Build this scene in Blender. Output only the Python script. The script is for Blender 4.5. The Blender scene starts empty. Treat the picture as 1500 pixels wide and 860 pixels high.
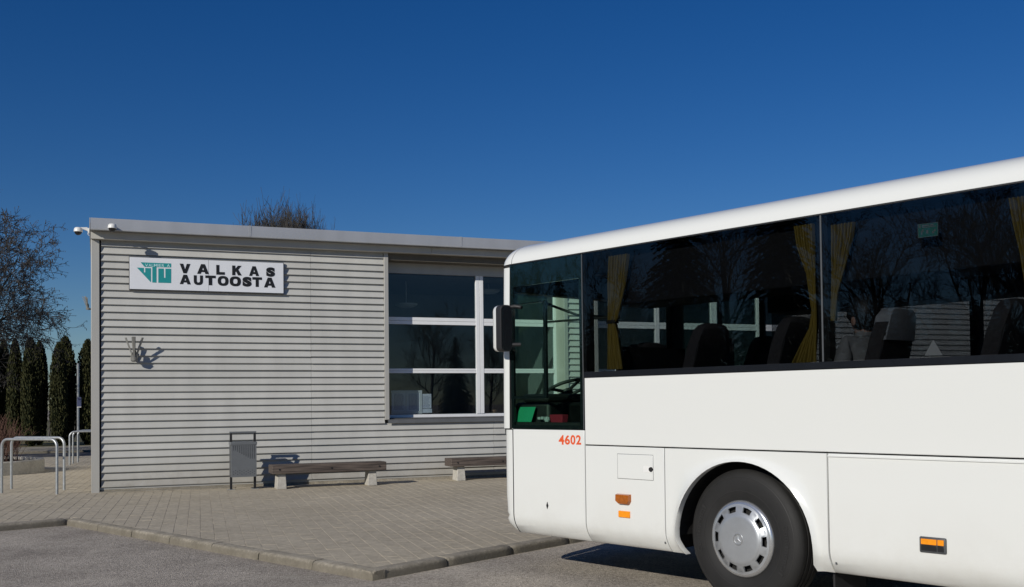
import bpy, bmesh, math, random
from mathutils import Vector, Matrix
random.seed(7)
S = bpy.context.scene
COL = S.collection
R = math.radians

# ------------------------------------------------------------------ camera
FOC, CAMH = 1500.0, 1.58                      # focal length in photo pixels (1500 wide), eye height in m
PITCH, ROLL = R(1.5), R(0.67)
PX, PY = 750.0, 551.0                         # principal point of the cropped photograph
_f = Vector((0, math.cos(PITCH), math.sin(PITCH))); _r = Vector((1, 0, 0)); _u = _r.cross(_f)
CR = _r*math.cos(ROLL) - _u*math.sin(ROLL); CU = _r*math.sin(ROLL) + _u*math.cos(ROLL); CF = _f
CAM = Vector((0, 0, CAMH))
cd = bpy.data.cameras.new('camera'); cam = bpy.data.objects.new('camera', cd); COL.objects.link(cam)
cd.sensor_fit = 'HORIZONTAL'; cd.sensor_width = 36.0; cd.lens = 36.0*FOC/1500.0
cd.shift_y = (PY-430.0)/1500.0; cd.clip_start = 0.05; cd.clip_end = 2000
cam.matrix_world = Matrix(((CR.x, CU.x, -CF.x, 0), (CR.y, CU.y, -CF.y, 0), (CR.z, CU.z, -CF.z, CAMH), (0, 0, 0, 1)))
S.camera = cam

# ------------------------------------------------------------------ light
SUN_AZ, SUN_EL = R(34), R(25)                 # the light travels 34 degrees right of straight ahead
w = bpy.data.worlds.new('World'); S.world = w; w.use_nodes = True
nt = w.node_tree; bg = nt.nodes['Background']
sky = nt.nodes.new('ShaderNodeTexSky'); sky.sky_type = 'NISHITA'; sky.sun_disc = False
sky.sun_elevation = SUN_EL; sky.sun_rotation = SUN_AZ + math.pi
sky.altitude = 0; sky.air_density = 1.0; sky.dust_density = 0.0; sky.ozone_density = 6.0
hs_ = nt.nodes.new('ShaderNodeHueSaturation'); hs_.inputs['Saturation'].default_value = 1.24; hs_.inputs['Hue'].default_value = .512
nt.links.new(sky.outputs[0], hs_.inputs['Color']); nt.links.new(hs_.outputs[0], bg.inputs[0]); bg.inputs[1].default_value = 0.056
sd = bpy.data.lights.new('sun', 'SUN'); sd.energy = 3.7; sd.angle = R(0.53); sd.color = (1.0, 0.95, 0.86)
sun = bpy.data.objects.new('sun', sd); COL.objects.link(sun); sun.location = (-20, -25, 30)
sun.rotation_euler = Vector((math.sin(SUN_AZ)*math.cos(SUN_EL), math.cos(SUN_AZ)*math.cos(SUN_EL), -math.sin(SUN_EL))).to_track_quat('-Z', 'Y').to_euler()
S.view_settings.view_transform = 'Standard'; S.view_settings.look = 'None'
S.view_settings.exposure = 0.0; S.view_settings.gamma = 1.0
S.render.engine = 'CYCLES'
S.cycles.transparent_max_bounces = 24; S.cycles.max_bounces = 10; S.cycles.caustics_reflective = False; S.cycles.caustics_refractive = False

# ------------------------------------------------------------------ pixel -> place
def ray(px, py): return CR*((px-PX)/FOC) - CU*((py-PY)/FOC) + CF
def ground_at(px, py, z=0.0):
    r = ray(px, py); return CAM + r*((z-CAMH)/r.z)
class Frame:
    """a vertical reference plane: x along it, y behind it, z up"""
    def __init__(s, o, ang):
        s.o = Vector((o[0], o[1], 0)); s.ang = ang
        s.d = Vector((math.cos(ang), math.sin(ang), 0)); s.b = Vector((-s.d.y, s.d.x, 0))
    def at(s, px, py, y=0.0):
        r = ray(px, py); k = ((s.o-CAM).dot(s.b)+y)/r.dot(s.b); p = CAM + r*k
        return (p-s.o).dot(s.d), p.z
    def world(s, x, y, z=0.0): return s.o + s.d*x + s.b*y + Vector((0, 0, z))
KZ = 0.11                                       # pavement height
_g = ground_at(138, 722, KZ)
W = Frame(_g, R(22))                            # station facade
BA = R(90+41.85)                                # heading of the bus
B = Frame((-0.0578, 9.6028), BA+math.pi)        # near side of the bus, origin at its front corner
def wpx(px, py, y=0.0): return W.at(px, py, y)
def bpx(px, py, y=0.0): return B.at(px, py, y)

# ------------------------------------------------------------------ mesh helpers
class MB:
    def __init__(s): s.v = []; s.f = []
    def add(s, vs, fs):
        n = len(s.v); s.v += [tuple(v) for v in vs]; s.f += [tuple(i+n for i in f) for f in fs]; return s
    def box(s, x0, x1, y0, y1, z0, z1):
        return s.add([(x0,y0,z0),(x1,y0,z0),(x1,y1,z0),(x0,y1,z0),(x0,y0,z1),(x1,y0,z1),(x1,y1,z1),(x0,y1,z1)],
                     [(0,3,2,1),(4,5,6,7),(0,1,5,4),(1,2,6,5),(2,3,7,6),(3,0,4,7)])
    def prism(s, pts, y0, y1):
        """polygon in (x,z), extruded from y0 (front) to y1"""
        n = len(pts)
        return s.add([(x,y0,z) for x,z in pts]+[(x,y1,z) for x,z in pts],
                     [tuple(range(n)), tuple(range(2*n-1,n-1,-1))]+[(i,i+n,(i+1)%n+n,(i+1)%n) for i in range(n)])
    def prism_x(s, pts, x0, x1):
        """polygon in (y,z), extruded along x"""
        n = len(pts)
        return s.add([(x0,y,z) for y,z in pts]+[(x1,y,z) for y,z in pts],
                     [tuple(range(n)), tuple(range(2*n-1,n-1,-1))]+[(i,i+n,(i+1)%n+n,(i+1)%n) for i in range(n)])
    def prism_z(s, pts, z0, z1):
        n = len(pts)
        return s.add([(x,y,z0) for x,y in pts]+[(x,y,z1) for x,y in pts],
                     [tuple(range(n-1,-1,-1)), tuple(range(n,2*n))]+[(i,(i+1)%n,(i+1)%n+n,i+n) for i in range(n)])
    def tube(s, path, r, n=8, cap=True):
        P = [Vector(p) for p in path]; rs = r if isinstance(r, (list, tuple)) else [r]*len(P)
        base = len(s.v); up = None
        for i, p in enumerate(P):
            t = (P[min(i+1,len(P)-1)]-P[max(i-1,0)])
            t = t.normalized() if t.length > 1e-9 else Vector((0,0,1))
            if up is None:
                a = Vector((0,0,1)) if abs(t.z) < .9 else Vector((1,0,0)); e1 = t.cross(a).normalized()
            else:
                e1 = (up - t*up.dot(t))
                e1 = e1.normalized() if e1.length > 1e-6 else t.orthogonal().normalized()
            up = e1; e2 = t.cross(e1)
            for k in range(n):
                a = 2*math.pi*k/n; s.v.append(tuple(p+e1*(rs[i]*math.cos(a))+e2*(rs[i]*math.sin(a))))
        for i in range(len(P)-1):
            for k in range(n):
                a = base+i*n+k; b = base+i*n+(k+1)%n; s.f.append((a, b, b+n, a+n))
        if cap:
            s.f.append(tuple(base+k for k in range(n-1,-1,-1))); s.f.append(tuple(base+(len(P)-1)*n+k for k in range(n)))
        return s
    def lathe(s, prof, n=24, axis='z', c=(0,0,0), close=False):
        """profile of (r, h) turned about an axis through c"""
        base = len(s.v); m = len(prof)
        for k in range(n):
            a = 2*math.pi*k/n; ca, sa = math.cos(a), math.sin(a)
            for r, h in prof:
                if axis == 'z': s.v.append((c[0]+r*ca, c[1]+r*sa, c[2]+h))
                elif axis == 'y': s.v.append((c[0]+r*ca, c[1]+h, c[2]-r*sa))
                else: s.v.append((c[0]+h, c[1]+r*ca, c[2]+r*sa))
        for k in range(n):
            for j in range(m if close else m-1):
                a = base+k*m+j; b = base+k*m+(j+1)%m; c2 = base+((k+1)%n)*m+(j+1)%m; d = base+((k+1)%n)*m+j
                s.f.append((a, d, c2, b))
        return s
    def grid(s, rows):
        n = len(rows[0]); base = len(s.v)
        for r in rows: s.v += [tuple(p) for p in r]
        for i in range(len(rows)-1):
            for j in range(n-1):
                a = base+i*n+j; s.f.append((a, a+1, a+n+1, a+n))
        return s
    def sphere(s, c, rx, ry, rz, nu=12, nv=8):
        rows = []
        for i in range(nv+1):
            t = math.pi*i/nv
            rows.append([(c[0]+rx*math.sin(t)*math.cos(2*math.pi*j/nu), c[1]+ry*math.sin(t)*math.sin(2*math.pi*j/nu), c[2]-rz*math.cos(t)) for j in range(nu+1)])
        return s.grid(rows)
    def mesh(s, name, mat=None, smooth=False, fix=True):
        me = bpy.data.meshes.new(name); me.from_pydata(s.v, [], s.f)
        if fix:
            bm = bmesh.new(); bm.from_mesh(me); bmesh.ops.remove_doubles(bm, verts=bm.verts, dist=1e-5)
            bmesh.ops.recalc_face_normals(bm, faces=bm.faces); bm.to_mesh(me); bm.free()
        if mat: me.materials.append(mat)
        if smooth is not False:
            me.polygons.foreach_set('use_smooth', [True]*len(me.polygons))
            if smooth is not True: me.set_sharp_from_angle(angle=R(smooth))
        me.update(); return me
    def build(s, name, mat, parent=None, smooth=False, bevel=0, fix=True):
        o = bpy.data.objects.new(name, s.mesh(name, mat, smooth, fix)); COL.objects.link(o); o.parent = parent
        if bevel:
            m = o.modifiers.new('bevel', 'BEVEL'); m.width = bevel; m.segments = 2; m.limit_method = 'ANGLE'; m.angle_limit = R(40)
            o.data.polygons.foreach_set('use_smooth', [True]*len(o.data.polygons)); o.data.set_sharp_from_angle(angle=R(35))
        return o
def empty(name, label=None, cat=None, group=None, loc=(0,0,0), rz=0.0, parent=None):
    o = bpy.data.objects.new(name, None); COL.objects.link(o); o.location = loc; o.rotation_euler = (0,0,rz); o.parent = parent
    o.empty_display_size = .1
    return tag(o, label, cat, group)
def tag(o, label=None, cat=None, group=None, kind=None):
    if label: o['label'] = label
    if cat: o['category'] = cat
    if group: o['group'] = group
    if kind: o['kind'] = kind
    return o
def place(mesh, name, parent=None, loc=(0,0,0), rot=(0,0,0), scale=(1,1,1)):
    o = bpy.data.objects.new(name, mesh); COL.objects.link(o); o.parent = parent; o.location = loc; o.rotation_euler = rot; o.scale = scale; return o
def copy_tree(o, parent=None):
    c = o.copy(); COL.objects.link(c); c.parent = parent
    for ch in [x for x in COL.objects if x.parent == o]: copy_tree(ch, c)
    return c

# ------------------------------------------------------------------ materials
def material(name, col, rough=.6, metal=0.0, noise=None, bump=None, spec=.5, coat=0.0, dirt=None):
    """noise = (scale, amount): brightness variation; bump = (scale, strength, distance)"""
    m = bpy.data.materials.new(name); m.use_nodes = True; t = m.node_tree; p = t.nodes['Principled BSDF']
    c = (*col, 1) if len(col) == 3 else col
    p.inputs['Base Color'].default_value = c; p.inputs['Roughness'].default_value = rough; p.inputs['Metallic'].default_value = metal
    p.inputs['Specular IOR Level'].default_value = spec; p.inputs['Coat Weight'].default_value = coat; p.inputs['Coat Roughness'].default_value = .05
    co = t.nodes.new('ShaderNodeTexCoord')
    if noise:
        col_out = None
        n1 = t.nodes.new('ShaderNodeTexNoise'); n1.inputs['Scale'].default_value = noise[0]; n1.inputs['Detail'].default_value = 8; n1.inputs['Roughness'].default_value = .65
        t.links.new(co.outputs['Object'], n1.inputs['Vector'])
        mp = t.nodes.new('ShaderNodeMapRange'); mp.inputs[1].default_value = .25; mp.inputs[2].default_value = .75
        mp.inputs[3].default_value = 1-noise[1]; mp.inputs[4].default_value = 1+noise[1]
        t.links.new(n1.outputs['Fac'], mp.inputs[0])
        mx = t.nodes.new('ShaderNodeMix'); mx.data_type = 'RGBA'; mx.blend_type = 'MULTIPLY'; mx.inputs[0].default_value = 1
        mx.inputs[6].default_value = c; t.links.new(mp.outputs[0], mx.inputs[7]); t.links.new(mx.outputs[2], p.inputs['Base Color'])
        rr = t.nodes.new('ShaderNodeMapRange'); rr.inputs[3].default_value = max(.02, rough-.08); rr.inputs[4].default_value = min(1, rough+.08)
        t.links.new(n1.outputs['Fac'], rr.inputs[0]); t.links.new(rr.outputs[0], p.inputs['Roughness'])
    if bump:
        n2 = t.nodes.new('ShaderNodeTexNoise'); n2.inputs['Scale'].default_value = bump[0]; n2.inputs['Detail'].default_value = 6
        t.links.new(co.outputs['Object'], n2.inputs['Vector'])
        b = t.nodes.new('ShaderNodeBump'); b.inputs['Strength'].default_value = bump[1]; b.inputs['Distance'].default_value = bump[2]
        t.links.new(n2.outputs['Fac'], b.inputs['Height']); t.links.new(b.outputs[0], p.inputs['Normal'])
    return m
def glass_material(name, tint, ior=1.5):
    m = bpy.data.materials.new(name); m.use_nodes = True; t = m.node_tree
    for n in list(t.nodes):
        if n.type == 'BSDF_PRINCIPLED': t.nodes.remove(n)
    out = [n for n in t.nodes if n.type == 'OUTPUT_MATERIAL'][0]
    tr = t.nodes.new('ShaderNodeBsdfTransparent'); tr.inputs[0].default_value = (*tint, 1)
    gl = t.nodes.new('ShaderNodeBsdfGlossy'); gl.inputs['Roughness'].default_value = 0.0; gl.inputs[0].default_value = (1, 1, 1, 1)
    lw = t.nodes.new('ShaderNodeLayerWeight'); lw.inputs[0].default_value = .5       # facing term of Schlick's reflectance
    pw = t.nodes.new('ShaderNodeMath'); pw.operation = 'POWER'; pw.inputs[1].default_value = 5.0; t.links.new(lw.outputs['Facing'], pw.inputs[0])
    fr = t.nodes.new('ShaderNodeMapRange'); fr.inputs[3].default_value = ((ior-1)/(ior+1))**2; fr.inputs[4].default_value = 1.0; t.links.new(pw.outputs[0], fr.inputs[0])
    mx = t.nodes.new('ShaderNodeMixShader'); t.links.new(fr.outputs[0], mx.inputs[0]); t.links.new(tr.outputs[0], mx.inputs[1]); t.links.new(gl.outputs[0], mx.inputs[2])
    t.links.new(mx.outputs[0], out.inputs[0]); return m
def soiled(name, col, col2, big, fine, rough=.9, bump=.3, bdist=.004, scale_small=60.0, extra=None):
    """mineral surface: broad stains between two colours, fine grain and relief, in world coordinates"""
    m = bpy.data.materials.new(name); m.use_nodes = True; t = m.node_tree; p = t.nodes['Principled BSDF']
    p.inputs['Roughness'].default_value = rough; p.inputs['Specular IOR Level'].default_value = .25
    g = t.nodes.new('ShaderNodeNewGeometry')
    n1 = t.nodes.new('ShaderNodeTexNoise'); n1.inputs['Scale'].default_value = big; n1.inputs['Detail'].default_value = 7; n1.inputs['Roughness'].default_value = .6
    n2 = t.nodes.new('ShaderNodeTexNoise'); n2.inputs['Scale'].default_value = fine; n2.inputs['Detail'].default_value = 5; n2.inputs['Roughness'].default_value = .75
    n3 = t.nodes.new('ShaderNodeTexVoronoi'); n3.inputs['Scale'].default_value = scale_small
    for n in (n1, n2, n3): t.links.new(g.outputs['Position'], n.inputs['Vector'])
    r1 = t.nodes.new('ShaderNodeMapRange'); r1.inputs[1].default_value = .35; r1.inputs[2].default_value = .68; t.links.new(n1.outputs['Fac'], r1.inputs[0])
    mx = t.nodes.new('ShaderNodeMix'); mx.data_type = 'RGBA'; mx.inputs[6].default_value = (*col, 1); mx.inputs[7].default_value = (*col2, 1); t.links.new(r1.outputs[0], mx.inputs[0])
    r2 = t.nodes.new('ShaderNodeMapRange'); r2.inputs[1].default_value = .25; r2.inputs[2].default_value = .75; r2.inputs[3].default_value = .72; r2.inputs[4].default_value = 1.28; t.links.new(n2.outputs['Fac'], r2.inputs[0])
    m2 = t.nodes.new('ShaderNodeMix'); m2.data_type = 'RGBA'; m2.blend_type = 'MULTIPLY'; m2.inputs[0].default_value = 1
    t.links.new(mx.outputs[2], m2.inputs[6]); t.links.new(r2.outputs[0], m2.inputs[7])
    last = m2.outputs[2]
    if extra == 'pieces':                        # every piece its own shade
        oi = t.nodes.new('ShaderNodeObjectInfo'); ad = t.nodes.new('ShaderNodeMath'); ad.operation = 'ADD'
        t.links.new(oi.outputs['Random'], ad.inputs[0]); t.links.new(g.outputs['Random Per Island'], ad.inputs[1])
        fc = t.nodes.new('ShaderNodeMath'); fc.operation = 'FRACT'; t.links.new(ad.outputs[0], fc.inputs[0])
        r3 = t.nodes.new('ShaderNodeMapRange'); r3.inputs[3].default_value = .955; r3.inputs[4].default_value = 1.04; t.links.new(fc.outputs[0], r3.inputs[0])
        m3 = t.nodes.new('ShaderNodeMix'); m3.data_type = 'RGBA'; m3.blend_type = 'MULTIPLY'; m3.inputs[0].default_value = 1
        t.links.new(last, m3.inputs[6]); t.links.new(r3.outputs[0], m3.inputs[7]); last = m3.outputs[2]
    if extra == 'brown_foot':                           # dark brown mixed in towards the foot of the stones, edge broken by noise
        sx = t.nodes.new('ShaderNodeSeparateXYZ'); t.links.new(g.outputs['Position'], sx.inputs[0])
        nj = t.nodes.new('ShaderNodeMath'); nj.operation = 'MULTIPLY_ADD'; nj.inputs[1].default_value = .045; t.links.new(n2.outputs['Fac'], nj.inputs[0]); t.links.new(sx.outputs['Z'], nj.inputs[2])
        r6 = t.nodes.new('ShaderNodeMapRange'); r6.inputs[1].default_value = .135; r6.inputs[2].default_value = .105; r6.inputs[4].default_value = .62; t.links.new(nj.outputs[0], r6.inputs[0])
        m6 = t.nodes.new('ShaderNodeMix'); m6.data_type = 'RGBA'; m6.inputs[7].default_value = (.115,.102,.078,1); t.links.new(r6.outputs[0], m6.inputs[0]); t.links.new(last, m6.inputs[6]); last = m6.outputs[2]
    if extra == 'grit':                          # light and dark stones in the wearing course, and pale dusty patches
        n4 = t.nodes.new('ShaderNodeTexVoronoi'); n4.inputs['Scale'].default_value = 75; n4.feature = 'F1'; t.links.new(g.outputs['Position'], n4.inputs['Vector'])
        s4 = t.nodes.new('ShaderNodeSeparateColor'); t.links.new(n4.outputs['Color'], s4.inputs[0])
        r4 = t.nodes.new('ShaderNodeMapRange'); r4.inputs[3].default_value = .62; r4.inputs[4].default_value = 1.38; t.links.new(s4.outputs[0], r4.inputs[0])
        m4 = t.nodes.new('ShaderNodeMix'); m4.data_type = 'RGBA'; m4.blend_type = 'MULTIPLY'; m4.inputs[0].default_value = 1; t.links.new(last, m4.inputs[6]); t.links.new(r4.outputs[0], m4.inputs[7])
        n5 = t.nodes.new('ShaderNodeTexNoise'); n5.inputs['Scale'].default_value = 1.9; n5.inputs['Detail'].default_value = 10; n5.inputs['Roughness'].default_value = .7; n5.inputs['Distortion'].default_value = .6; t.links.new(g.outputs['Position'], n5.inputs['Vector'])
        r5 = t.nodes.new('ShaderNodeMapRange'); r5.inputs[1].default_value = .52; r5.inputs[2].default_value = .72; r5.inputs[4].default_value = .55; t.links.new(n5.outputs['Fac'], r5.inputs[0])
        m5 = t.nodes.new('ShaderNodeMix'); m5.data_type = 'RGBA'; m5.inputs[7].default_value = (.58,.52,.43,1); t.links.new(r5.outputs[0], m5.inputs[0]); t.links.new(m4.outputs[2], m5.inputs[6]); last = m5.outputs[2]
    t.links.new(last, p.inputs['Base Color'])
    b = t.nodes.new('ShaderNodeBump'); b.inputs['Strength'].default_value = bump; b.inputs['Distance'].default_value = bdist
    t.links.new(n3.outputs['Distance'], b.inputs['Height']); t.links.new(b.outputs[0], p.inputs['Normal'])
    return m
def wood_material(name, col, col2):
    m = bpy.data.materials.new(name); m.use_nodes = True; t = m.node_tree; p = t.nodes['Principled BSDF']; p.inputs['Roughness'].default_value = .8
    co = t.nodes.new('ShaderNodeTexCoord'); mp = t.nodes.new('ShaderNodeMapping'); mp.inputs['Scale'].default_value = (2.5, 40, 40)
    t.links.new(co.outputs['Object'], mp.inputs[0]); n = t.nodes.new('ShaderNodeTexNoise'); n.inputs['Scale'].default_value = 1.0; n.inputs['Detail'].default_value = 9
    t.links.new(mp.outputs[0], n.inputs['Vector']); cr = t.nodes.new('ShaderNodeValToRGB'); cr.color_ramp.elements[0].color = (*col2, 1); cr.color_ramp.elements[1].color = (*col, 1)
    cr.color_ramp.elements[0].position = .35; cr.color_ramp.elements[1].position = .65
    t.links.new(n.outputs['Fac'], cr.inputs[0]); t.links.new(cr.outputs[0], p.inputs['Base Color'])
    b = t.nodes.new('ShaderNodeBump'); b.inputs['Strength'].default_value = .5; b.inputs['Distance'].default_value = .003; t.links.new(n.outputs['Fac'], b.inputs['Height']); t.links.new(b.outputs[0], p.inputs['Normal'])
    return m
def streaked(name, col, amount, rough, metal=0.0, scale=(1.2, 1.2, .25), splash=0.0):
    """painted sheet with faint vertical run-off streaks and a slightly wavy surface"""
    m = bpy.data.materials.new(name); m.use_nodes = True; t = m.node_tree; p = t.nodes['Principled BSDF']
    p.inputs['Roughness'].default_value = rough; p.inputs['Metallic'].default_value = metal
    g = t.nodes.new('ShaderNodeNewGeometry'); mp = t.nodes.new('ShaderNodeMapping'); mp.inputs['Scale'].default_value = scale
    t.links.new(g.outputs['Position'], mp.inputs[0]); n = t.nodes.new('ShaderNodeTexNoise'); n.inputs['Scale'].default_value = 3.0; n.inputs['Detail'].default_value = 8
    t.links.new(mp.outputs[0], n.inputs['Vector']); r = t.nodes.new('ShaderNodeMapRange'); r.inputs[1].default_value = .3; r.inputs[2].default_value = .7
    r.inputs[3].default_value = 1-amount; r.inputs[4].default_value = 1+amount; t.links.new(n.outputs['Fac'], r.inputs[0])
    mx = t.nodes.new('ShaderNodeMix'); mx.data_type = 'RGBA'; mx.blend_type = 'MULTIPLY'; mx.inputs[0].default_value = 1; mx.inputs[6].default_value = (*col, 1)
    t.links.new(r.outputs[0], mx.inputs[7]); t.links.new(mx.outputs[2], p.inputs['Base Color'])
    if splash:                                   # dried mud splashes low down, and a slightly different tone for every board
        sx = t.nodes.new('ShaderNodeSeparateXYZ'); t.links.new(g.outputs['Position'], sx.inputs[0])
        hz = t.nodes.new('ShaderNodeMapRange'); hz.inputs[1].default_value = splash; hz.inputs[2].default_value = .12; t.links.new(sx.outputs['Z'], hz.inputs[0])
        n3 = t.nodes.new('ShaderNodeTexNoise'); n3.inputs['Scale'].default_value = 5.0; n3.inputs['Detail'].default_value = 9; n3.inputs['Roughness'].default_value = .7; t.links.new(g.outputs['Position'], n3.inputs['Vector'])
        ml = t.nodes.new('ShaderNodeMath'); ml.operation = 'MULTIPLY'; t.links.new(hz.outputs[0], ml.inputs[0]); t.links.new(n3.outputs['Fac'], ml.inputs[1])
        oi = t.nodes.new('ShaderNodeObjectInfo'); rt = t.nodes.new('ShaderNodeMapRange'); rt.inputs[3].default_value = .955; rt.inputs[4].default_value = 1.045; t.links.new(oi.outputs['Random'], rt.inputs[0])
        m4 = t.nodes.new('ShaderNodeMix'); m4.data_type = 'RGBA'; m4.blend_type = 'MULTIPLY'; m4.inputs[0].default_value = 1; t.links.new(mx.outputs[2], m4.inputs[6]); t.links.new(rt.outputs[0], m4.inputs[7])
        m5 = t.nodes.new('ShaderNodeMix'); m5.data_type = 'RGBA'; m5.inputs[7].default_value = (.21,.18,.135,1); t.links.new(ml.outputs[0], m5.inputs[0]); t.links.new(m4.outputs[2], m5.inputs[6]); t.links.new(m5.outputs[2], p.inputs['Base Color'])
    n2 = t.nodes.new('ShaderNodeTexNoise'); n2.inputs['Scale'].default_value = 1.3; n2.inputs['Detail'].default_value = 2; t.links.new(g.outputs['Position'], n2.inputs['Vector'])
    b = t.nodes.new('ShaderNodeBump'); b.inputs['Strength'].default_value = .25; b.inputs['Distance'].default_value = .012
    t.links.new(n2.outputs['Fac'], b.inputs['Height']); t.links.new(b.outputs[0], p.inputs['Normal'])
    return m
M = {
 'asphalt': soiled('asphalt', (.30,.265,.222), (.46,.41,.345), .7, 28, .92, .8, .008, 90, extra='grit'),
 'paver': soiled('paver', (.41,.36,.275), (.475,.42,.325), .5, 14, .9, .3, .002, 160, extra='pieces'),
 'joint': soiled('joint_sand', (.38,.34,.27), (.46,.42,.34), 3, 30, .95, .2, .002, 200),
 'kerb': soiled('kerb_concrete', (.24,.215,.17), (.36,.325,.265), 3.5, 24, .9, .6, .006, 70, extra='brown_foot'),
 'concrete': soiled('cast_concrete', (.40,.38,.34), (.50,.48,.43), 2.0, 18, .85, .35, .003, 90),
 'road': soiled('road_asphalt', (.085,.085,.088), (.11,.11,.112), .3, 8, .9, .4, .004, 80),
 'grass': soiled('dry_grass', (.10,.10,.045), (.17,.15,.08), .8, 20, .95, .8, .02, 25),
 'soil': soiled('soil', (.035,.026,.02), (.07,.05,.035), 5, 40, .95, .9, .02, 30),
 'board': streaked('cladding_paint', (.47,.467,.44), .06, .5, splash=.75),
 'trim': streaked('trim_metal', (.44,.43,.40), .05, .42, .15),
 'fascia': streaked('zinc_fascia', (.43,.44,.455), .06, .42, .35),
 'frieze': streaked('frieze_board', (.50,.485,.44), .05, .6),
 'soffit': material('soffit_board', (.13,.115,.09), .8, noise=(4,.2)),
 'dark_wall': material('dark_sheathing', (.06,.06,.06), .9),
 'sill': material('sill_metal', (.20,.205,.21), .4, .5, noise=(6,.1)),
 'alu': material('window_aluminium', (.80,.81,.82), .35, .05, noise=(8,.04)),
 'room_wall': material('room_plaster', (.30,.29,.27), .9, noise=(3,.1)),
 'room_floor': material('room_floor', (.16,.15,.14), .6, noise=(3,.2)),
 'glass': glass_material('window_glass', (.74,.79,.81), 1.5),
 'paper': material('paper', (.80,.81,.85), .8, noise=(12,.05)),
 'print': material('print_ink', (.18,.20,.33), .8),
 'white_plastic': material('white_plastic', (.75,.75,.73), .4, noise=(10,.03)),
 'black_plastic': material('black_plastic', (.018,.018,.02), .35, noise=(20,.15)),
 'dome': material('smoked_dome', (.01,.01,.012), .06, spec=.6),
 'sign_white': material('sign_white', (.74,.76,.80), .35, noise=(3,.04)),
 'sign_edge': material('sign_edge', (.10,.10,.105), .5, .3),
 'ink': material('sign_black', (.010,.010,.011), .45),
 'teal': material('sign_teal', (.018,.275,.285), .4, noise=(6,.05)),
 'teal_white': material('sign_pale', (.45,.72,.74), .4),
 'lamp_metal': material('lamp_galvanised', (.26,.26,.245), .45, .4, noise=(14,.15)),
 'galv': material('galvanised_tube', (.40,.42,.43), .42, .6, noise=(16,.18)),
 'bin': material('bin_enamel', (.15,.16,.17), .45, .2, noise=(10,.08)),
 'timber': wood_material('bench_timber', (.125,.098,.082), (.045,.035,.030)),
 'steel': material('dark_steel', (.03,.03,.032), .5, .5),
 'bark': material('bark', (.072,.067,.060), .9, noise=(9,.35), bump=(30,.6,.01)),
 'twig': material('twig', (.060,.055,.050), .9),
 'bud': material('catkin_bud', (.05,.045,.040), .9),
 'red_twig': material('red_twig', (.105,.055,.040), .9),
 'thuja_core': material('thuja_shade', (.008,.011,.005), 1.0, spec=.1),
 'blue_sign': material('blue_sign', (.008,.018,.08), .4),
 'terracotta': material('plant_pot', (.28,.16,.08), .8, noise=(20,.2)),
}
def leaf_material(name, c1, c2, trans=.25):
    m = bpy.data.materials.new(name); m.use_nodes = True; t = m.node_tree; p = t.nodes['Principled BSDF']; p.inputs['Roughness'].default_value = .75; p.inputs['Specular IOR Level'].default_value = .2
    g = t.nodes.new('ShaderNodeNewGeometry'); cr = t.nodes.new('ShaderNodeValToRGB'); cr.color_ramp.elements[0].color = (*c1, 1); cr.color_ramp.elements[1].color = (*c2, 1)
    t.links.new(g.outputs['Random Per Island'], cr.inputs[0]); t.links.new(cr.outputs[0], p.inputs['Base Color'])
    return m
M['thuja'] = leaf_material('thuja_leaf', (.018,.024,.009), (.060,.060,.021))
M['spruce'] = leaf_material('spruce_needle', (.012,.022,.012), (.035,.05,.024))
M['pot_leaf'] = leaf_material('dry_pot_leaf', (.03,.04,.015), (.13,.10,.05))
# ================================================================== the setting
GZ = .025                                       # level of the asphalt
def sheet(name, pts, z, mat, z0=None):
    mb = MB()
    if z0 is None: mb.add([(x, y, z) for x, y in pts], [tuple(range(len(pts)))])
    else: mb.prism_z(pts, z0, z)
    return tag(mb.build(name, mat), kind='structure')
sheet('ground', [(-900,-900),(900,-900),(900,900),(-900,900)], GZ, M['asphalt'])
def wl(x, y): p = W.world(x, y); return (p.x, p.y)
P1 = Vector((-5.93, 13.62)); P2 = Vector((-1.25, 9.07)); kd = Vector((.644, .765)); P3 = P2 + kd*10.6
P0 = P1 + Vector((-.735, -.678))*11
P4 = Vector((P3.x+W.d.x*22, P3.y+W.d.y*22))
YB = 14.9
def isect(p, d, q, e):
    k = ((q-p).x*e.y-(q-p).y*e.x)/(d.x*e.y-d.y*e.x); return p+d*k
def back_of(a, b, o=.09): t = (b-a).normalized(); return a+Vector((-t.y, t.x))*o, t
b0, b1, b2 = back_of(P0, P1), back_of(P1, P2), back_of(P2, P3)      # the slab ends under the kerb stones
slab = [tuple(b0[0]), tuple(isect(*b0, *b1)), tuple(isect(*b1, *b2)), tuple(b2[0]+b2[1]*10.6), tuple(P4), wl(34, YB), wl(-34, YB), (-40.0, 10.0)]
pavement = sheet('pavement', slab, KZ-.003, M['joint'], z0=-.2)
sheet('road', [wl(-90, YB+.16), wl(90, YB+.16), wl(90, 19.6), wl(-90, 19.6)], GZ+.006, M['road'])
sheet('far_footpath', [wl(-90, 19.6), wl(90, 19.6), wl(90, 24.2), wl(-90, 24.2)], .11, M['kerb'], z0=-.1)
sheet('grass_verge', [wl(-120, 24.2), wl(120, 24.2), wl(120, 120), wl(-120, 120)], .09, M['grass'], z0=-.1)

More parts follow.
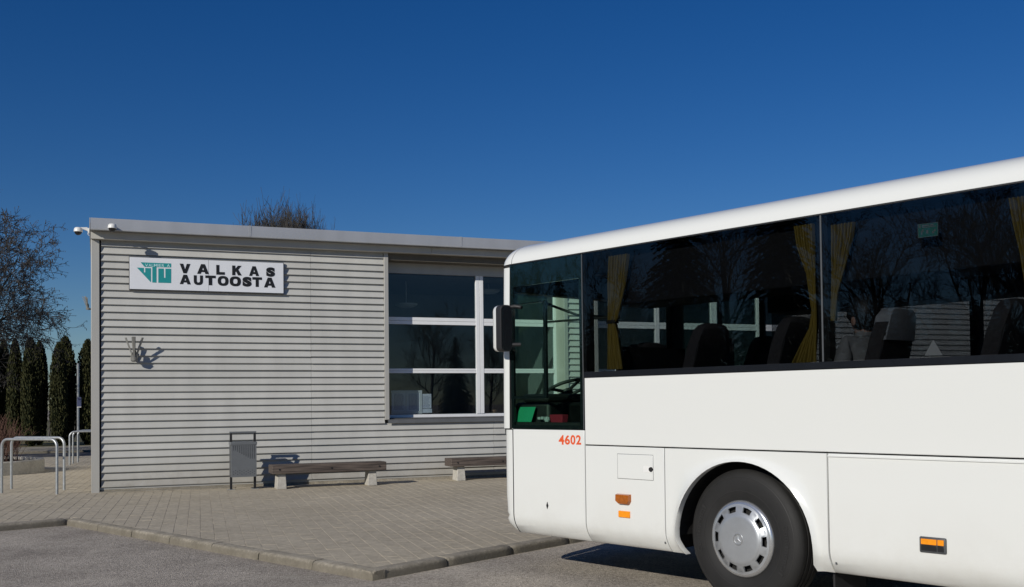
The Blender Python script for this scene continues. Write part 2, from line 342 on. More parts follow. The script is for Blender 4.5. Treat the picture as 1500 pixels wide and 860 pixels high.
# kerb stones
def kerb_run(a, b, step=1.0):
    a, b = Vector(a), Vector(b); L = (b-a).length; n = max(1, round(L/step)); t = (b-a)/L; nrm = Vector((-t.y, t.x))   # nrm points to the pavement
    for i in range(n):
        q0 = a+t*(L*i/n+.006); ln = L/n-.012
        j = random.uniform(-.004, .004); hz = KZ+.004+random.uniform(-.004, .003)
        pr = [(0,-.06),(0,hz-.045),(.006,hz-.022),(.018,hz-.008),(.04,hz),(.148,hz),(.148,-.06)]
        rows = []
        for k in range(9):
            u = (0,.02,.15,.32,.5,.68,.85,.98,1)[k]; chip = k not in (0, 8) and random.random() < .3
            e = .010 if k in (0, 8) else 0.0
            row = []
            for m_, (d, z) in enumerate(pr):
                dd = d; zz = z
                if 0 < m_ < 5: dd += e + (random.uniform(.001,.004) if chip else 0); zz -= e*.6 + (random.uniform(.0005,.002) if chip else 0)
                p = q0 + t*(ln*u) + nrm*(dd+j); row.append((p.x, p.y, zz))
            rows.append(row)
        mb = MB().grid(rows); m = len(pr)
        mb.f.append(tuple(range(m))); mb.f.append(tuple(range(8*m+m-1, 8*m-1, -1)))
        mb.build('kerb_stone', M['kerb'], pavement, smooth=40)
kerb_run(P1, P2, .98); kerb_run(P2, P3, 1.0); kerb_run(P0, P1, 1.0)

# pavers: rows run away from the camera, laid in running bond
rowd = Vector((math.sin(R(-17)), math.cos(R(-17)))); crs = Vector((rowd.y, -rowd.x))
PW, PL = .153, .205
def clip(poly, p, n):                          # keep the side where (x-p).n >= 0
    out = []
    for i in range(len(poly)):
        a, b = poly[i], poly[(i+1) % len(poly)]; da, db = (a-p).dot(n), (b-p).dot(n)
        if da >= 0: out.append(a)
        if (da >= 0) != (db >= 0): out.append(a+(b-a)*(da/(da-db)))
    return out
def inner(a, b):                               # kerb line moved to the back of the stones, and its normal to the pavement
    t = (Vector(b)-Vector(a)).normalized(); n = Vector((-t.y, t.x)); return Vector(a)+n*.151, n
k1, k2, k0 = inner(P1, P2), inner(P2, P3), inner(P0, P1)
def img(p):
    d = Vector((p.x, p.y, KZ))-CAM; z = d.dot(CF)
    return PX+FOC*d.dot(CR)/z, PY-FOC*d.dot(CU)/z, z
cells = []
org = Vector((-8.0, 16.0))
wo = Vector((W.o.x, W.o.y)); wd2 = Vector((W.d.x, W.d.y)); wb2 = Vector((W.b.x, W.b.y))
for i in range(-150, 150):
    for j in range(-90, 100):
        c = org + crs*(i*PW) + rowd*(j*PL + (PL/2 if i % 2 else 0))
        if c.y < 6.5 or c.x > 7 or c.x < -.60*c.y-3 or c.x > .62*c.y+1: continue
        lx, ly = (c-wo).dot(wd2), (c-wo).dot(wb2)
        if ly > YB-.1 or (lx > .05 and ly > -.02): continue
        if (c-k2[0]).dot(k2[1]) < -.2: continue
        in1 = (c-k1[0]).dot(k1[1]); in0 = (c-k0[0]).dot(k0[1])
        if in1 < -.2 and in0 < -.2: continue
        h1, h2 = PW/2-.0016, PL/2-.0003
        q = [c-crs*h1-rowd*h2, c+crs*h1-rowd*h2, c+crs*h1+rowd*h2, c-crs*h1+rowd*h2]
        whole = min((v-k2[0]).dot(k2[1]) for v in q) >= 0 and (min((v-k1[0]).dot(k1[1]) for v in q) >= 0 or min((v-k0[0]).dot(k0[1]) for v in q) >= 0)
        if not whole:
            q = clip(q, *k2)
            if q: q = clip(q, *(k1 if in1 >= in0 else k0))
            if len(q) < 3: continue
            if abs(sum(q[a].x*q[(a+1)%len(q)].y-q[(a+1)%len(q)].x*q[a].y for a in range(len(q))))/2 < .0012: continue
        cells.append((c, q, whole))
scored = []
for k, (c, q, whole) in enumerate(cells):
    u, v, z = img(c)
    if z > 1 and 0 < u < 1500 and 0 < v < 852 and not (u > 748 and v < 800 + .13*(u-860)) and whole: scored.append((z, k))
scored.sort(); near = {k for z, k in scored[:300]}
def paver_shape(mb, q, z, whole, tilt=(0,0), c=None):
    n = len(q); ce = sum(q, Vector((0,0)))/n
    def zz(p): return z + (p.x-ce.x)*tilt[0] + (p.y-ce.y)*tilt[1]
    inn = [p-crs*math.copysign(.0022, (p-ce).dot(crs)) for p in q] if whole else [ce+(p-ce)*.96 for p in q]
    vs = [(p.x, p.y, zz(p)) for p in inn]+[(p.x, p.y, zz(p)-.0016) for p in q]+[(p.x, p.y, z-.035) for p in q]
    fs = [tuple(range(n))]+[(i, n+i, n+(i+1)%n, (i+1)%n) for i in range(n)]+[(n+i, 2*n+i, 2*n+(i+1)%n, n+(i+1)%n) for i in range(n)]
    mb.add(vs, fs)
one = MB(); paver_shape(one, [crs*sx*(PW/2-.0016)+rowd*sy*(PL/2-.0003) for sx, sy in ((-1,-1),(1,-1),(1,1),(-1,1))], 0, True)
pm = one.mesh('paver', M['paver'])
rest = MB()
for k, (c, q, whole) in enumerate(cells):
    z = KZ + random.gauss(0, .0008); tl = (random.gauss(0, .004), random.gauss(0, .004))
    if k in near: place(pm, 'paver', pavement, (c.x, c.y, z), (tl[1], -tl[0], 0))
    else: paver_shape(rest, q, z, whole, tl)
tag(rest.build('pavers', M['paver'], pavement, fix=False), kind='stuff')

# ================================================================== the bus station
LB = 24.0; YA, YR = -.29, -.15; HZ = W.at(520, 354.9, YA)[1]; HT = W.at(520, 339, YA)[1]; FZB = W.at(520, 367, YR)[1]                             # facade length, underside of the fascia
st = empty('station_building', 'long low bus station clad in pale grey horizontal metal boards', 'building', loc=(W.o.x, W.o.y, 0), rz=W.ang)
Z0 = .11
# openings (x0, x1, z0, z1): the big waiting room window, a second window farther along
w1 = (5.25, 8.98, 1.31, FZB); w2 = (9.75, 15.1, 1.31, FZB)
def wallpart(name, mat, *boxes, **k):
    mb = MB()
    for b in boxes: mb.box(*b)
    return mb.build(name, mat, st, **k)
wallpart('front_wall', M['dark_wall'], (.02, w1[0], .035, .50, Z0, 4.62), (w1[0], w1[1], .035, .50, Z0, w1[2]), (w1[1], w2[0], .035, .50, Z0, 4.62), (w2[0], w2[1], .035, .50, Z0, w2[2]),
         (w2[1], LB, .035, .50, Z0, 4.62), (w1[0], w1[1], .432, .50, 4.16, 4.62), (w2[0], w2[1], .432, .50, 4.16, 4.62))
wallpart('end_wall', M['board'], (-.012, .02, .03, 9.0, Z0, 4.62))
wallpart('back_wall', M['board'], (-.01, LB, 9.0, 9.2, Z0, 4.62)); wallpart('far_end_wall', M['board'], (LB, LB+.1, .03, 9.0, Z0, 4.62))
wallpart('room_floor', M['room_floor'], (.05, LB-.05, .51, 8.9, .15, .30))
wallpart('room_wall', M['room_wall'], (.05, LB-.05, 5.2, 5.3, .3, 4.3), (9.3, 9.4, .51, 5.2, .3, 4.3), (15.6, 15.7, .51, 5.2, .3, 4.3), (3.9, 4.0, .51, 5.2, .3, 4.3))
wallpart('ceiling', M['room_wall'], (.05, LB-.05, .51, 8.9, 4.30, 4.40))
wallpart('roof', M['fascia'], (-.06, LB+.1, .0, 9.3, 4.64, 4.80))
# fascia in lengths with a seam between them
fx = [-.055, 2.62, 6.66, 10.6, 14.6, 18.6, LB+.12]
for a, b in zip(fx[:-1], fx[1:]):
    o = MB().prism_x([(YA,HZ),(YA-.012,HZ-.004),(YA-.015,HZ+.012),(YA-.003,HZ+.02),(YA,HT-.017),(YA+.005,HT),(.05,HT+.023),(.05,HZ)], a+.002, b-.002).build('fascia_panel', M['fascia'], st, smooth=30)
    if a > 0: MB().prism_x([(YA-.006,HZ+.022),(YA-.006,HT-.01),(YA+.01,HT+.006),(YA+.02,HT+.006),(YA+.02,HZ+.022)], a-.022, a+.022).build('seam_strip', M['fascia'], o)
MB().prism_x([(YA+.01,HZ),(YA+.01,HT-.017),(YA+.015,HT),(9.3,HT),(9.3,HZ)], -.073, -.058).build('end_fascia', M['fascia'], st)
for a, b in ((-.05, 6.1), (6.1, 12.2), (12.2, 18.2), (18.2, LB+.05)):
    wallpart('frieze_board', M['frieze'], (a+.002, b-.002, YR, .034, FZB, HZ-.002), bevel=.004)
# posts and trims
wallpart('corner_post', M['trim'], (-.048, .088, -.06, .055, .10, FZB-.001), bevel=.006)
for x0 in (w1[0], w2[0]): wallpart('window_trim', M['trim'], (x0-.082, x0+.004, -.045, .44, 1.285, FZB-.001), bevel=.005)
for x1 in (w1[1], w2[1]): wallpart('window_trim', M['trim'], (x1-.004, x1+.082, -.045, .44, 1.285, FZB-.001), bevel=.005)
for a, b in ((w1[0]+.006, w1[1]-.006), (w2[0]+.006, w2[1]-.006)):
    wallpart('window_head', M['soffit'], (a, b, .0, .43, FZB-.13, FZB-.001)); wallpart('head_panel', M['trim'], (a, b, .34, .431, 4.17, FZB-.131))
    o = MB().prism_x([(.44,1.325),(-.065,1.288),(-.065,1.215),(-.055,1.215),(-.055,1.255),(.44,1.26)], a-.03, b+.03).build('window_sill', M['sill'], st)
# cladding boards
bp = [(-.037,0),(-.0375,.008),(-.032,.022),(-.020,.045),(-.011,.075),(-.003,.10),(0,.1265),(.012,.1265),(.012,.006)]
def board_mesh(L):
    return MB().prism_x(bp, 0, L).mesh('cladding_board', M['board'], 28)
zrow = .2; k = 0; cache = {}
full = [.112, 3.76, 7.4, 11.0, 14.6, 18.2, 21.8, LB]
while zrow < FZB-.04:
    segs = []
    if zrow+.127 < 1.22:
        segs = list(zip(full[:-1], full[1:]))
    else:
        segs = [(.112, 3.76), (3.76, w1[0]-.084), (w1[1]+.084, w2[0]-.084), (w2[1]+.084, 16.6), (16.6, 20.3), (20.3, LB)]
    for a, b in segs:
        key = round(b-a, 3)
        if key not in cache: cache[key] = board_mesh(b-a-.004)
        place(cache[key], 'cladding_board', st, (a+.002, random.gauss(0, .0015), zrow+random.gauss(0, .0012)), (random.gauss(0, .006), 0, random.gauss(0, .0003)))
    zrow += .1272; k += 1
wallpart('starter_strip', M['trim'], (.09, LB, -.012, .034, .158, .197))
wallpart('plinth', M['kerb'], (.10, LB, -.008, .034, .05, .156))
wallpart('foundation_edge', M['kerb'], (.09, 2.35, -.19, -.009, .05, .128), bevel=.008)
# windows
def window(o, mulls, rails, yf=.36):
    x0, x1, z0, z1 = o; zt = W.at(640, 394, yf)[1]
    win = MB().box(x0+.006, x1-.006, yf, yf+.07, zt-.075, zt-.002).box(x0+.006, x1-.006, yf, yf+.07, rails[-1][0], rails[-1][1]).box(x0+.006, x0+.06, yf, yf+.07, rails[-1][1], zt-.075).box(x1-.06, x1-.006, yf, yf+.07, rails[-1][1], zt-.075).build('window', M['alu'], st, bevel=.004)
    xs = [x0+.06]
    for a, b in mulls: MB().box(a, (a+b)/2-.003, yf-.012, yf+.069, rails[-1][1], zt-.076).box((a+b)/2+.003, b, yf-.012, yf+.069, rails[-1][1], zt-.076).build('mullion', M['alu'], win, bevel=.004); xs += [a, b]
    xs.append(x1-.06); zs = [zt-.075]
    for a, b in rails[:-1]: zs += [b, a]
    zs.append(rails[-1][1])
    for i in range(0, len(xs), 2):
        for a, b in rails[:-1]: MB().box(xs[i], xs[i+1], yf-.004, yf+.068, a, (a+b)/2-.002).box(xs[i], xs[i+1], yf-.004, yf+.068, (a+b)/2+.002, b).build('rail', M['alu'], win, bevel=.003)
        for j in range(0, len(zs), 2):
            MB().box(xs[i]-.01, xs[i+1]+.01, yf+.030, yf+.038, zs[j+1]-.01, zs[j]+.01).build('pane', M['glass'], win)
    return win
YF = .36
rl = [(wpx(640, b, YF)[1], wpx(640, a, YF)[1]) for a, b in ((465.6, 475.8), (540, 546.6), (606.8, 613.2))]
mx0, mx1 = wpx(697.5, 500, YF)[0], wpx(708.3, 500, YF)[0]
window(w1, [(mx0, mx1)], rl); window(w2, [(11.35, 11.45), (12.78, 12.93), (14.0, 14.1)], rl)
# inside the window: notices, ceiling lamps, a plant
a = wpx(573.5, 573, .46); b = wpx(617.5, 605, .46)
nb = empty('notice_board', 'white framed double timetable board behind the lower left window pane', 'notice board', loc=W.world(a[0], .46, 0), rz=W.ang)
x1 = b[0]-a[0]; zb, zt_ = b[1], a[1]
MB().box(0, x1, 0, .02, zb, zt_).build('backing', M['paper'], nb)
MB().box(-.012, x1+.012, -.012, .006, zt_-.03, zt_+.012).box(-.012, x1+.012, -.012, .006, zb-.012, zb+.04).box(x1-.04, x1+.012, -.011, .006, zb, zt_).box(x1/2-.02, x1/2+.01, -.011, .006, zb, zt_).build('frame', M['white_plastic'], nb)
pr = MB(); hh = zt_-zb
for c0, c1 in ((.05, x1/2-.06), (x1/2+.04, x1-.08)):
    z = zt_-.06
    while z > zb+.07:
        x = c0
        while x < c1-.02:
            l = random.uniform(.02, .07); pr.box(x, min(x+l, c1), -.001, .001, z, z+.006); x += l+.015
        z -= .014
pr.build('timetable_print', M['print'], nb)
a = wpx(618.5, 577, .46); b = wpx(632, 604, .46)
ns = empty('notice_sheet', 'single pale paper notice beside the timetable board in the window', 'notice', loc=W.world(a[0], .46, 0), rz=W.ang)
MB().box(0, b[0]-a[0], 0, .006, b[1]+.08, a[1]).build('sheet', M['paper'], ns); MB().box(-.002, b[0]-a[0]+.01, -.004, .004, b[1]-.01, b[1]+.07).build('lower_sheet', M['paper'], ns)
pr = MB()
for i in range(14): pr.box(.02, b[0]-a[0]-.02-random.random()*.05, -.0015, .001, a[1]-.05-i*.017, a[1]-.045-i*.017)
pr.build('text_lines', M['print'], ns)
for n_, (px, py, dep, lab) in enumerate(((595, 447, 2.6, 'round ceiling lamp behind the wide upper pane'), (716, 427, 2.6, 'round ceiling lamp behind the narrow upper pane right of the mullion'))):
    q = W.at(px, py, dep); p = W.world(q[0], dep, 0)
    cl = empty('ceiling_lamp', lab, 'ceiling lamp', 'ceiling lamps in the waiting room', loc=(p.x, p.y, q[1]))
    MB().lathe([(0,-.06),(.12,-.055),(.2,-.03),(.25,.0),(.25,.03),(0,.03)], 24).build('shade', M['white_plastic'], cl, smooth=40)
    MB().tube([(0,0,.02),(0,0,4.31-q[1])], .012, 6).build('stem', M['alu'], cl)
q = wpx(721.5, 604.5, .6); p = W.world(q[0], .60, 0)
pp = empty('potted_plant', 'dry spindly pot plant on the sill behind the narrow window pane', 'potted plant', loc=(p.x, p.y, rl[-1][0]-.02))
MB().lathe([(0,.0),(.07,0),(.09,.15),(.095,.15),(.095,.18),(.08,.18),(.075,.15),(0,.15)], 16).build('pot', M['terracotta'], pp, smooth=40)
mb = MB(); lf = MB()
for i in range(16):
    a = random.uniform(0, 6.28); sp = random.uniform(.02, .22); h = random.uniform(.4, .95)
    pts = [(math.cos(a)*sp*u*u, math.sin(a)*sp*u*u*.3, .14+h*u) for u in (0,.35,.7,1)]; mb.tube(pts, [.006,.005,.004,.002], 4)
    for l in range(7):
        u = random.uniform(.3, 1); x, y, z = math.cos(a)*sp*u*u, math.sin(a)*sp*u*u*.3, .14+h*u; d = random.uniform(0, 6.28); r = random.uniform(.03, .07)
        lf.add([(x,y,z),(x+r*.5*math.cos(d)-.01,y+.01,z+r*.3),(x+r*math.cos(d),y+r*.3*math.sin(d),z+.01),(x+r*.5*math.cos(d)+.01,y-.01,z+r*.2)], [(0,1,2,3)])
mb.build('stems', M['twig'], pp); lf.build('leaves', M['pot_leaf'], pp, fix=False)
MB().box(mx0-1.75, w1[1], .44, .80, rl[-1][0]-.06, rl[-1][0]-.02).build('inner_sill', M['room_wall'], st)
# ================================================================== lettering
_gl = {}
def glyphs(chars, bold):
    obs = []
    for ch in chars:
        c = bpy.data.curves.new('glyph', 'FONT'); c.body = ch; c.size = 1.0; c.offset = bold; c.resolution_u = 6; c.extrude = .5
        o = bpy.data.objects.new('glyph', c); COL.objects.link(o); obs.append((ch, o, c))
    bpy.context.view_layer.update(); dg = bpy.context.evaluated_depsgraph_get()
    for ch, o, c in obs:
        me = bpy.data.meshes.new_from_object(o.evaluated_get(dg)); vs = [v.co.copy() for v in me.vertices]; fs = [tuple(p.vertices) for p in me.polygons]
        x0, x1 = min(v.x for v in vs), max(v.x for v in vs); y0, y1 = min(v.y for v in vs), max(v.y for v in vs)
        _gl[(ch, bold)] = ([((v.x-x0)/(x1-x0), (v.y-y0)/(y1-y0), v.z) for v in vs], fs)
        bpy.data.meshes.remove(me); bpy.data.objects.remove(o); bpy.data.curves.remove(c)
def letter(ch, bold, x0, x1, z0, z1, y, thick, mat, parent, name='letter'):
    if (ch, bold) not in _gl: glyphs([ch], bold)
    vs, fs = _gl[(ch, bold)]
    return MB().add([(x0+(x1-x0)*a, y-c*thick, z0+(z1-z0)*b) for a, b, c in vs], fs).build(name, mat, parent, fix=False)
glyphs(['S'], .08); glyphs(list('4602'), .03); glyphs(list('VALMIER'), .012); glyphs(list('Continetal'), .01)

def arc(cx, cz, rx, rz, a0, a1, n=14, e=.8):     # squarish arc
    out = []
    for k in range(n+1):
        a = R(a0+(a1-a0)*k/n); c, s_ = math.cos(a), math.sin(a); out.append((cx+rx*math.copysign(abs(c)**e, c), cz+rz*math.copysign(abs(s_)**e, s_)))
    return out
_A = [(0,0),(.30,0),(.36,.19),(.5,.19),(.5,.40),(.425,.40),(.5,.70),(.5,1),(.34,1)]
HEAVY = {'V': [[(0,1),(.33,1),(.5,.40),(.67,1),(1,1),(.66,0),(.34,0)]], 'A': [_A, [(1-x, z) for x, z in _A[::-1]]],
 'L': [[(0,0),(1,0),(1,.27),(.36,.27),(.36,1),(0,1)]], 'K': [[(0,0),(.33,0),(.33,.33),(.40,.41),(.62,0),(1,0),(.64,.60),(.98,1),(.60,1),(.33,.66),(.33,1),(0,1)]],
 'T': [[(.34,0),(.66,0),(.66,.74),(1,.74),(1,1),(0,1),(0,.74),(.34,.74)]],
 'U': [[(0,1)]+arc(.5,.42,.5,.42,180,360)+[(1,1),(.68,1)]+arc(.5,.46,.18,.20,360,180)+[(.32,1)]],
 'O': [arc(.5,.5,.5,.5,90,270)+arc(.5,.5,.20,.25,270,90), arc(.5,.5,.5,.5,-90,90)+arc(.5,.5,.20,.25,90,-90)]}
# ------------------------------------------------------------------ station sign
YS = -.085
sg = empty('station_sign', 'long white sign board with teal emblem and bold black lettering on the cladding', 'sign', loc=W.world(0, 0, 0), rz=W.ang)
c0 = wpx(189.5, 376.5, YS); c1 = wpx(415.5, 385.6, YS); c2 = wpx(415, 429, YS); c3 = wpx(190.5, 424, YS)
sx0, sx1 = (c0[0]+c3[0])/2, (c1[0]+c2[0])/2; sz1, sz0 = (c0[1]+c1[1])/2, (c2[1]+c3[1])/2
MB().box(sx0, sx1, YS, -.035, sz0, sz1).build('panel', M['sign_white'], sg, bevel=.003)
MB().box(sx0-.012, sx1+.012, YS+.02, -.034, sz0-.012, sz1+.012).build('rim', M['sign_edge'], sg)
MB().box(sx0+1.33, sx0+1.333, YS-.0015, YS+.01, sz0, sz1).build('panel_joint', M['sign_edge'], sg)
def sgp(cx, cy): return wpx(100+cx/3.308, 300+cy/3.308, YS)
for ch, a, b, y0, y1 in (('V',540,591,288,330),('A',624,681,290,333),('L',717,758,294,337),('K',794,840,297,340),('A',876,924,300,343),('S',959,1001,305,347),
                         ('A',540,593,341,383),('U',608,652,344,387),('T',664,714,345,388),('O',724,776,347,391),('O',782,836,349,393),('S',844,888,351,395),('T',892,938,353,396),('A',948,1003,355,399)):
    q0 = sgp(a, y1+1); q1 = sgp(b, y0-1)
    if ch == 'S': letter(ch, .08, q0[0], q1[0], q0[1], q1[1], YS-.002, .006, M['ink'], sg)
    else:
        mb = MB()
        for poly in HEAVY[ch]: mb.prism([(q0[0]+(q1[0]-q0[0])*x, q0[1]+(q1[1]-q0[1])*z) for x, z in poly], YS-.005, YS+.001)
        mb.build('letter', M['ink'], sg, fix=False)
def lg(cx, cy): return wpx(185+cx/13.875, 370+cy/13.871, YS)
em = MB().prism([lg(290,198), lg(910,222), lg(912,302), lg(612,296), lg(612,612), lg(528,608), lg(528,292), lg(372,290)], YS-.003, YS+.002).build('emblem', M['teal'], sg)
MB().prism([lg(215,305), lg(356,312), lg(356,402), lg(384,404), lg(384,314), lg(500,318), lg(500,606)], YS-.003, YS+.002).build('emblem_piece', M['teal'], em)
MB().prism([lg(650,324), lg(762,326), lg(764,512), lg(794,514), lg(794,327), lg(912,330), lg(910,620), lg(650,612)], YS-.003, YS+.002).build('emblem_piece', M['teal'], em)
xs = [378, 452, 512, 568, 640, 668, 722, 772, 832, 892]
for i, ch in enumerate('VALMIERA'):
    x0_, x1_ = ((378,446),(452,508),(516,552),(560,634),(646,656),(668,708),(722,772),(824,888))[i]
    q0 = lg(x0_, 284+i*1.5); q1 = lg(x1_, 228+i*1.5); letter(ch, .012, q0[0], q1[0], q0[1], q1[1], YS-.0035, .004, M['teal_white'], em)

# ------------------------------------------------------------------ wall lamps: fans of upright blades on a foot
def wall_lamp(label):
    r = empty('wall_lamp', label, 'wall lamp', 'wall lamps on the station')
    MB().box(-.06, .06, -.03, .0, -.2, -.06).build('back_plate', M['lamp_metal'], r, bevel=.004)
    MB().tube([(0,-.02,-.17),(0,-.12,-.19),(0,-.14,-.17)], .022, 8).build('arm', M['steel'], r, smooth=40)
    MB().lathe([(0,-.03),(.05,-.03),(.055,0),(.062,.03),(0,.035)], 16, c=(0,-.14,-.17)).build('foot', M['lamp_metal'], r, smooth=40)
    for k, (a, e) in enumerate(((196, .35), (262, .36), (330, .35))):
        d = Vector((math.cos(R(a)), math.sin(R(a)), 0)); t = Vector((-d.y, d.x, 0)); lo = Vector((0,-.14,-.15)) + d*.015; hi = lo + d*.13 + Vector((0,0,e))
        n = d*.008
        vs = []
        for p, hw in ((lo, .018), (hi, .036)):
            vs += [p-t*hw, p+t*hw, p+t*hw*.7+n*2.2, p-t*hw*.7+n*2.2]
        MB().add(vs, [(0,1,2,3),(7,6,5,4),(0,4,5,1),(1,5,6,2),(2,6,7,3),(3,7,4,0)]).build('blade', M['lamp_metal'], r, bevel=.003)
    MB().lathe([(0,0),(.03,0),(.035,.08),(.02,.13),(0,.14)], 12, c=(0,-.14,-.14)).build('bulb_holder', M['steel'], r, smooth=40)
    return r
q = wpx(197, 513, -.14)
l1 = wall_lamp('fan shaped metal wall lamp on the cladding below the white sign'); l1.location = W.world(q[0], -.02, q[1]+.015); l1.rotation_euler = (0, 0, W.ang)
l2 = copy_tree(l1); l2['label'] = 'small dark wall lamp sticking out from the station end wall'
q = wpx(127, 444, .5); l2.location = W.world(-.03, 1.6, q[1]+.10); l2.rotation_euler = (0, 0, W.ang-math.pi/2); l2.scale = (.6, .6, .6)

# ------------------------------------------------------------------ dome cameras on the fascia
def dome_camera(label):
    r = empty('security_camera', label, 'security camera', 'dome cameras at the roof corner')
    MB().box(-.05, .05, -.012, 0, -.08, .05).build('mounting_plate', M['white_plastic'], r, bevel=.004)
    MB().prism_x([(-.01,.03),(-.01,-.06),(-.05,-.02),(-.16,.02),(-.24,.03),(-.24,.05),(-.05,.062)], -.028, .028).build('bracket', M['white_plastic'], r, bevel=.004)
    MB().lathe([(0,.05),(.06,.05),(.085,.03),(.095,-.01),(.098,-.05),(.09,-.055),(0,-.055)], 24, c=(0,-.24,0)).build('housing', M['white_plastic'], r, smooth=40)
    MB().lathe([(.082,-.054),(.078,-.08),(.06,-.11),(.03,-.128),(0,-.132)], 24, c=(0,-.24,0)).build('dome', M['dome'], r, smooth=True)
    return r
q = wpx(164.5, 331, YA-.2)
d1 = dome_camera('white dome camera on the fascia above the sign'); d1.location = W.world(q[0], YA-.003, q[1]); d1.scale = (.75,.75,.75); d1.rotation_euler = (0, 0, W.ang)
d2 = copy_tree(d1); d2['label'] = 'white dome camera sticking out past the roof corner'
q = wpx(124, 337, .1); d2.location = W.world(-.075, .15, q[1]+.01); d2.rotation_euler = (0, 0, W.ang-math.pi/2)
# conduit below the corner camera
MB().tube([(0,-.02,-.02),(0,-.03,-.10),(.0,.0,-.13)], .008, 6).build('cable', M['white_plastic'], d2)

# ------------------------------------------------------------------ litter bin
q = wpx(356, 712, -.58); bx, bdist = q[0], -.58
lb = empty('litter_bin', 'slim grey metal litter bin with perforated front between two posts', 'litter bin', loc=W.world(bx, bdist, KZ), rz=W.ang)
bw = .205; zt = wpx(356, 632.5, -.58)[1]-KZ; zb0 = wpx(356, 698, -.58)[1]-KZ; zb1 = wpx(356, 648, -.58)[1]-KZ
for sx in (-1, 1): MB().box(sx*bw-.02, sx*bw+.02, -.02, .02, 0, zt-.02).build('post', M['steel'], lb, bevel=.003); MB().box(sx*bw-.062, sx*bw+.062, -.05, .05, 0, .008).build('foot_plate', M['galv'], lb)
MB().box(-bw-.025, bw+.025, -.03, .03, zt-.022, zt+.006).build('top_bar', M['bin'], lb, bevel=.003)
MB().box(-bw-.022, bw+.022, -.15, .14, zb1-.04, zb1+.012).build('rim', M['bin'], lb, bevel=.004)
fr_ = MB(); x0b, x1b = -bw+.0, bw+.0
fr_.box(-bw-.012, bw+.012, .10, .13, zb0, zb1-.04).box(-bw-.012, -bw-.006, -.135, .10, zb0, zb1-.04).box(bw+.006, bw+.012, -.135, .10, zb0, zb1-.04).box(-bw-.006, bw+.006, -.13, .10, zb0, zb0+.01)
body = fr_.build('body', M['bin'], lb)
MB().box(-bw-.012, bw+.012, -.142, -.136, zb0, zb1-.041).build('front_sheet', M['bin'], lb)
def hole(mb, x, z, r): mb.add([(x+r*math.cos(k*1.0472), -.1425-.0008, z+r*math.sin(k*1.0472)) for k in range(6)], [(0,1,2,3,4,5)])
hb = MB(); H_ = zb1-.04-zb0
for i in range(11):
    for j in range(11):
        u, v = i/10, j/10                       # triangle of holes towards the upper right
        if v <= .25+u*.9+.05: hole(hb, -bw+.025+u*(2*bw-.05), zb1-.06-v*.215, .0085)
for i in range(11):
    for j in range(4):
        if (i+j) % 2 == 0: hole(hb, -bw+.025+i/10*(2*bw-.05), zb0+.05+j*.022, .007)
hb.build('perforations', M['black_plastic'], lb, fix=False)

# ------------------------------------------------------------------ benches
def bench(label, x0, x1, dist, zt, legs, th=.155, dp=.42):
    r = empty('bench', label, 'bench', 'timber benches along the station wall', loc=W.world(x0, -dist, KZ), rz=W.ang)
    L = x1-x0
    for k in range(2):
        MB().box(0, L, -dp/2+k*dp/2+.003, -dp/2+(k+1)*dp/2-.003, zt-th, zt-(.004 if k else 0)).build('seat_beam', M['timber'], r, bevel=.010)
    for lx in legs:
        lg_ = MB().add([(lx-.085,-.15,0),(lx+.085,-.15,0),(lx+.085,.15,0),(lx-.085,.15,0),(lx-.07,-.13,zt-th),(lx+.07,-.13,zt-th),(lx+.07,.13,zt-th),(lx-.07,.13,zt-th)],
                 [(0,3,2,1),(4,5,6,7),(0,1,5,4),(1,2,6,5),(2,3,7,6),(3,0,4,7)]).build('leg', M['concrete'], r, bevel=.008)
    for bx_ in (.13, L/2+.02, L-.13): MB().lathe([(0,0),(.016,0),(.016,.012),(0,.012)], 10, 'y', (bx_, -dp/2-.006, zt-th*.52)).build('bolt', M['black_plastic'], r)
    return r
D1 = .80
xa, za = wpx(398.5, 688, -D1-.2); xb, _ = wpx(566, 681, -D1-.2); zt1 = (wpx(400, 682.5, -D1-.2)[1]+wpx(560, 675.5, -D1-.2)[1])/2-KZ
la = wpx(413, 700, -D1-.15)[0]-xa; lb2 = wpx(546, 700, -D1-.15)[0]-xa
bench('weathered timber bench on concrete legs beside the litter bin', xa, xb, D1, zt1, (la, lb2))
D2 = .55
xa2, _ = wpx(661, 680, -D2-.2)
bench('weathered timber bench under the window, partly hidden by the bus', xa2, xa2+(xb-xa), D2, zt1, (wpx(676, 690, -D2-.15)[0]-xa2, wpx(676, 690, -D2-.15)[0]-xa2+lb2-la))

# ------------------------------------------------------------------ bicycle hoops
def hoop(label, group, a, b, h, parent=None):
    a, b = Vector((*a, KZ)), Vector((*b, KZ)); d = (b-a).normalized(); r = .13; pts = [a-Vector((0,0,.05)), a+Vector((0,0,h-r))]
    for k in range(1, 7): t = k/6*math.pi/2; pts.append(a+Vector((0,0,h-r+r*math.sin(t)))+d*(r-r*math.cos(t)))
    for k in range(0, 7): t = math.pi/2-k/6*math.pi/2; pts.append(b+Vector((0,0,h-r+r*math.sin(t)))-d*(r-r*math.cos(t)))
    pts.append(b-Vector((0,0,.05)))
    loc = (a+b)/2
    o = MB().tube([p-loc for p in pts], .024, 10).build('bicycle_rack', M['galv'], None, smooth=50); o.location = loc
    return tag(o, label, 'bicycle rack', group)
gA = ground_at(2.5, 722.5, KZ); gB = ground_at(83.5, 724.5, KZ); gC = ground_at(94, 718, KZ)
hA = 1.0
hoop('galvanised bicycle hoop beside the concrete planter, first of the pair', 'bicycle hoops', gA.xy, gB.xy, .94)
off = gC.xy-gB.xy
hoop('galvanised bicycle hoop beside the concrete planter, standing behind the first', 'bicycle hoops', gA.xy+off, gC.xy, .94)
dd = (gB.xy-gA.xy).normalized()
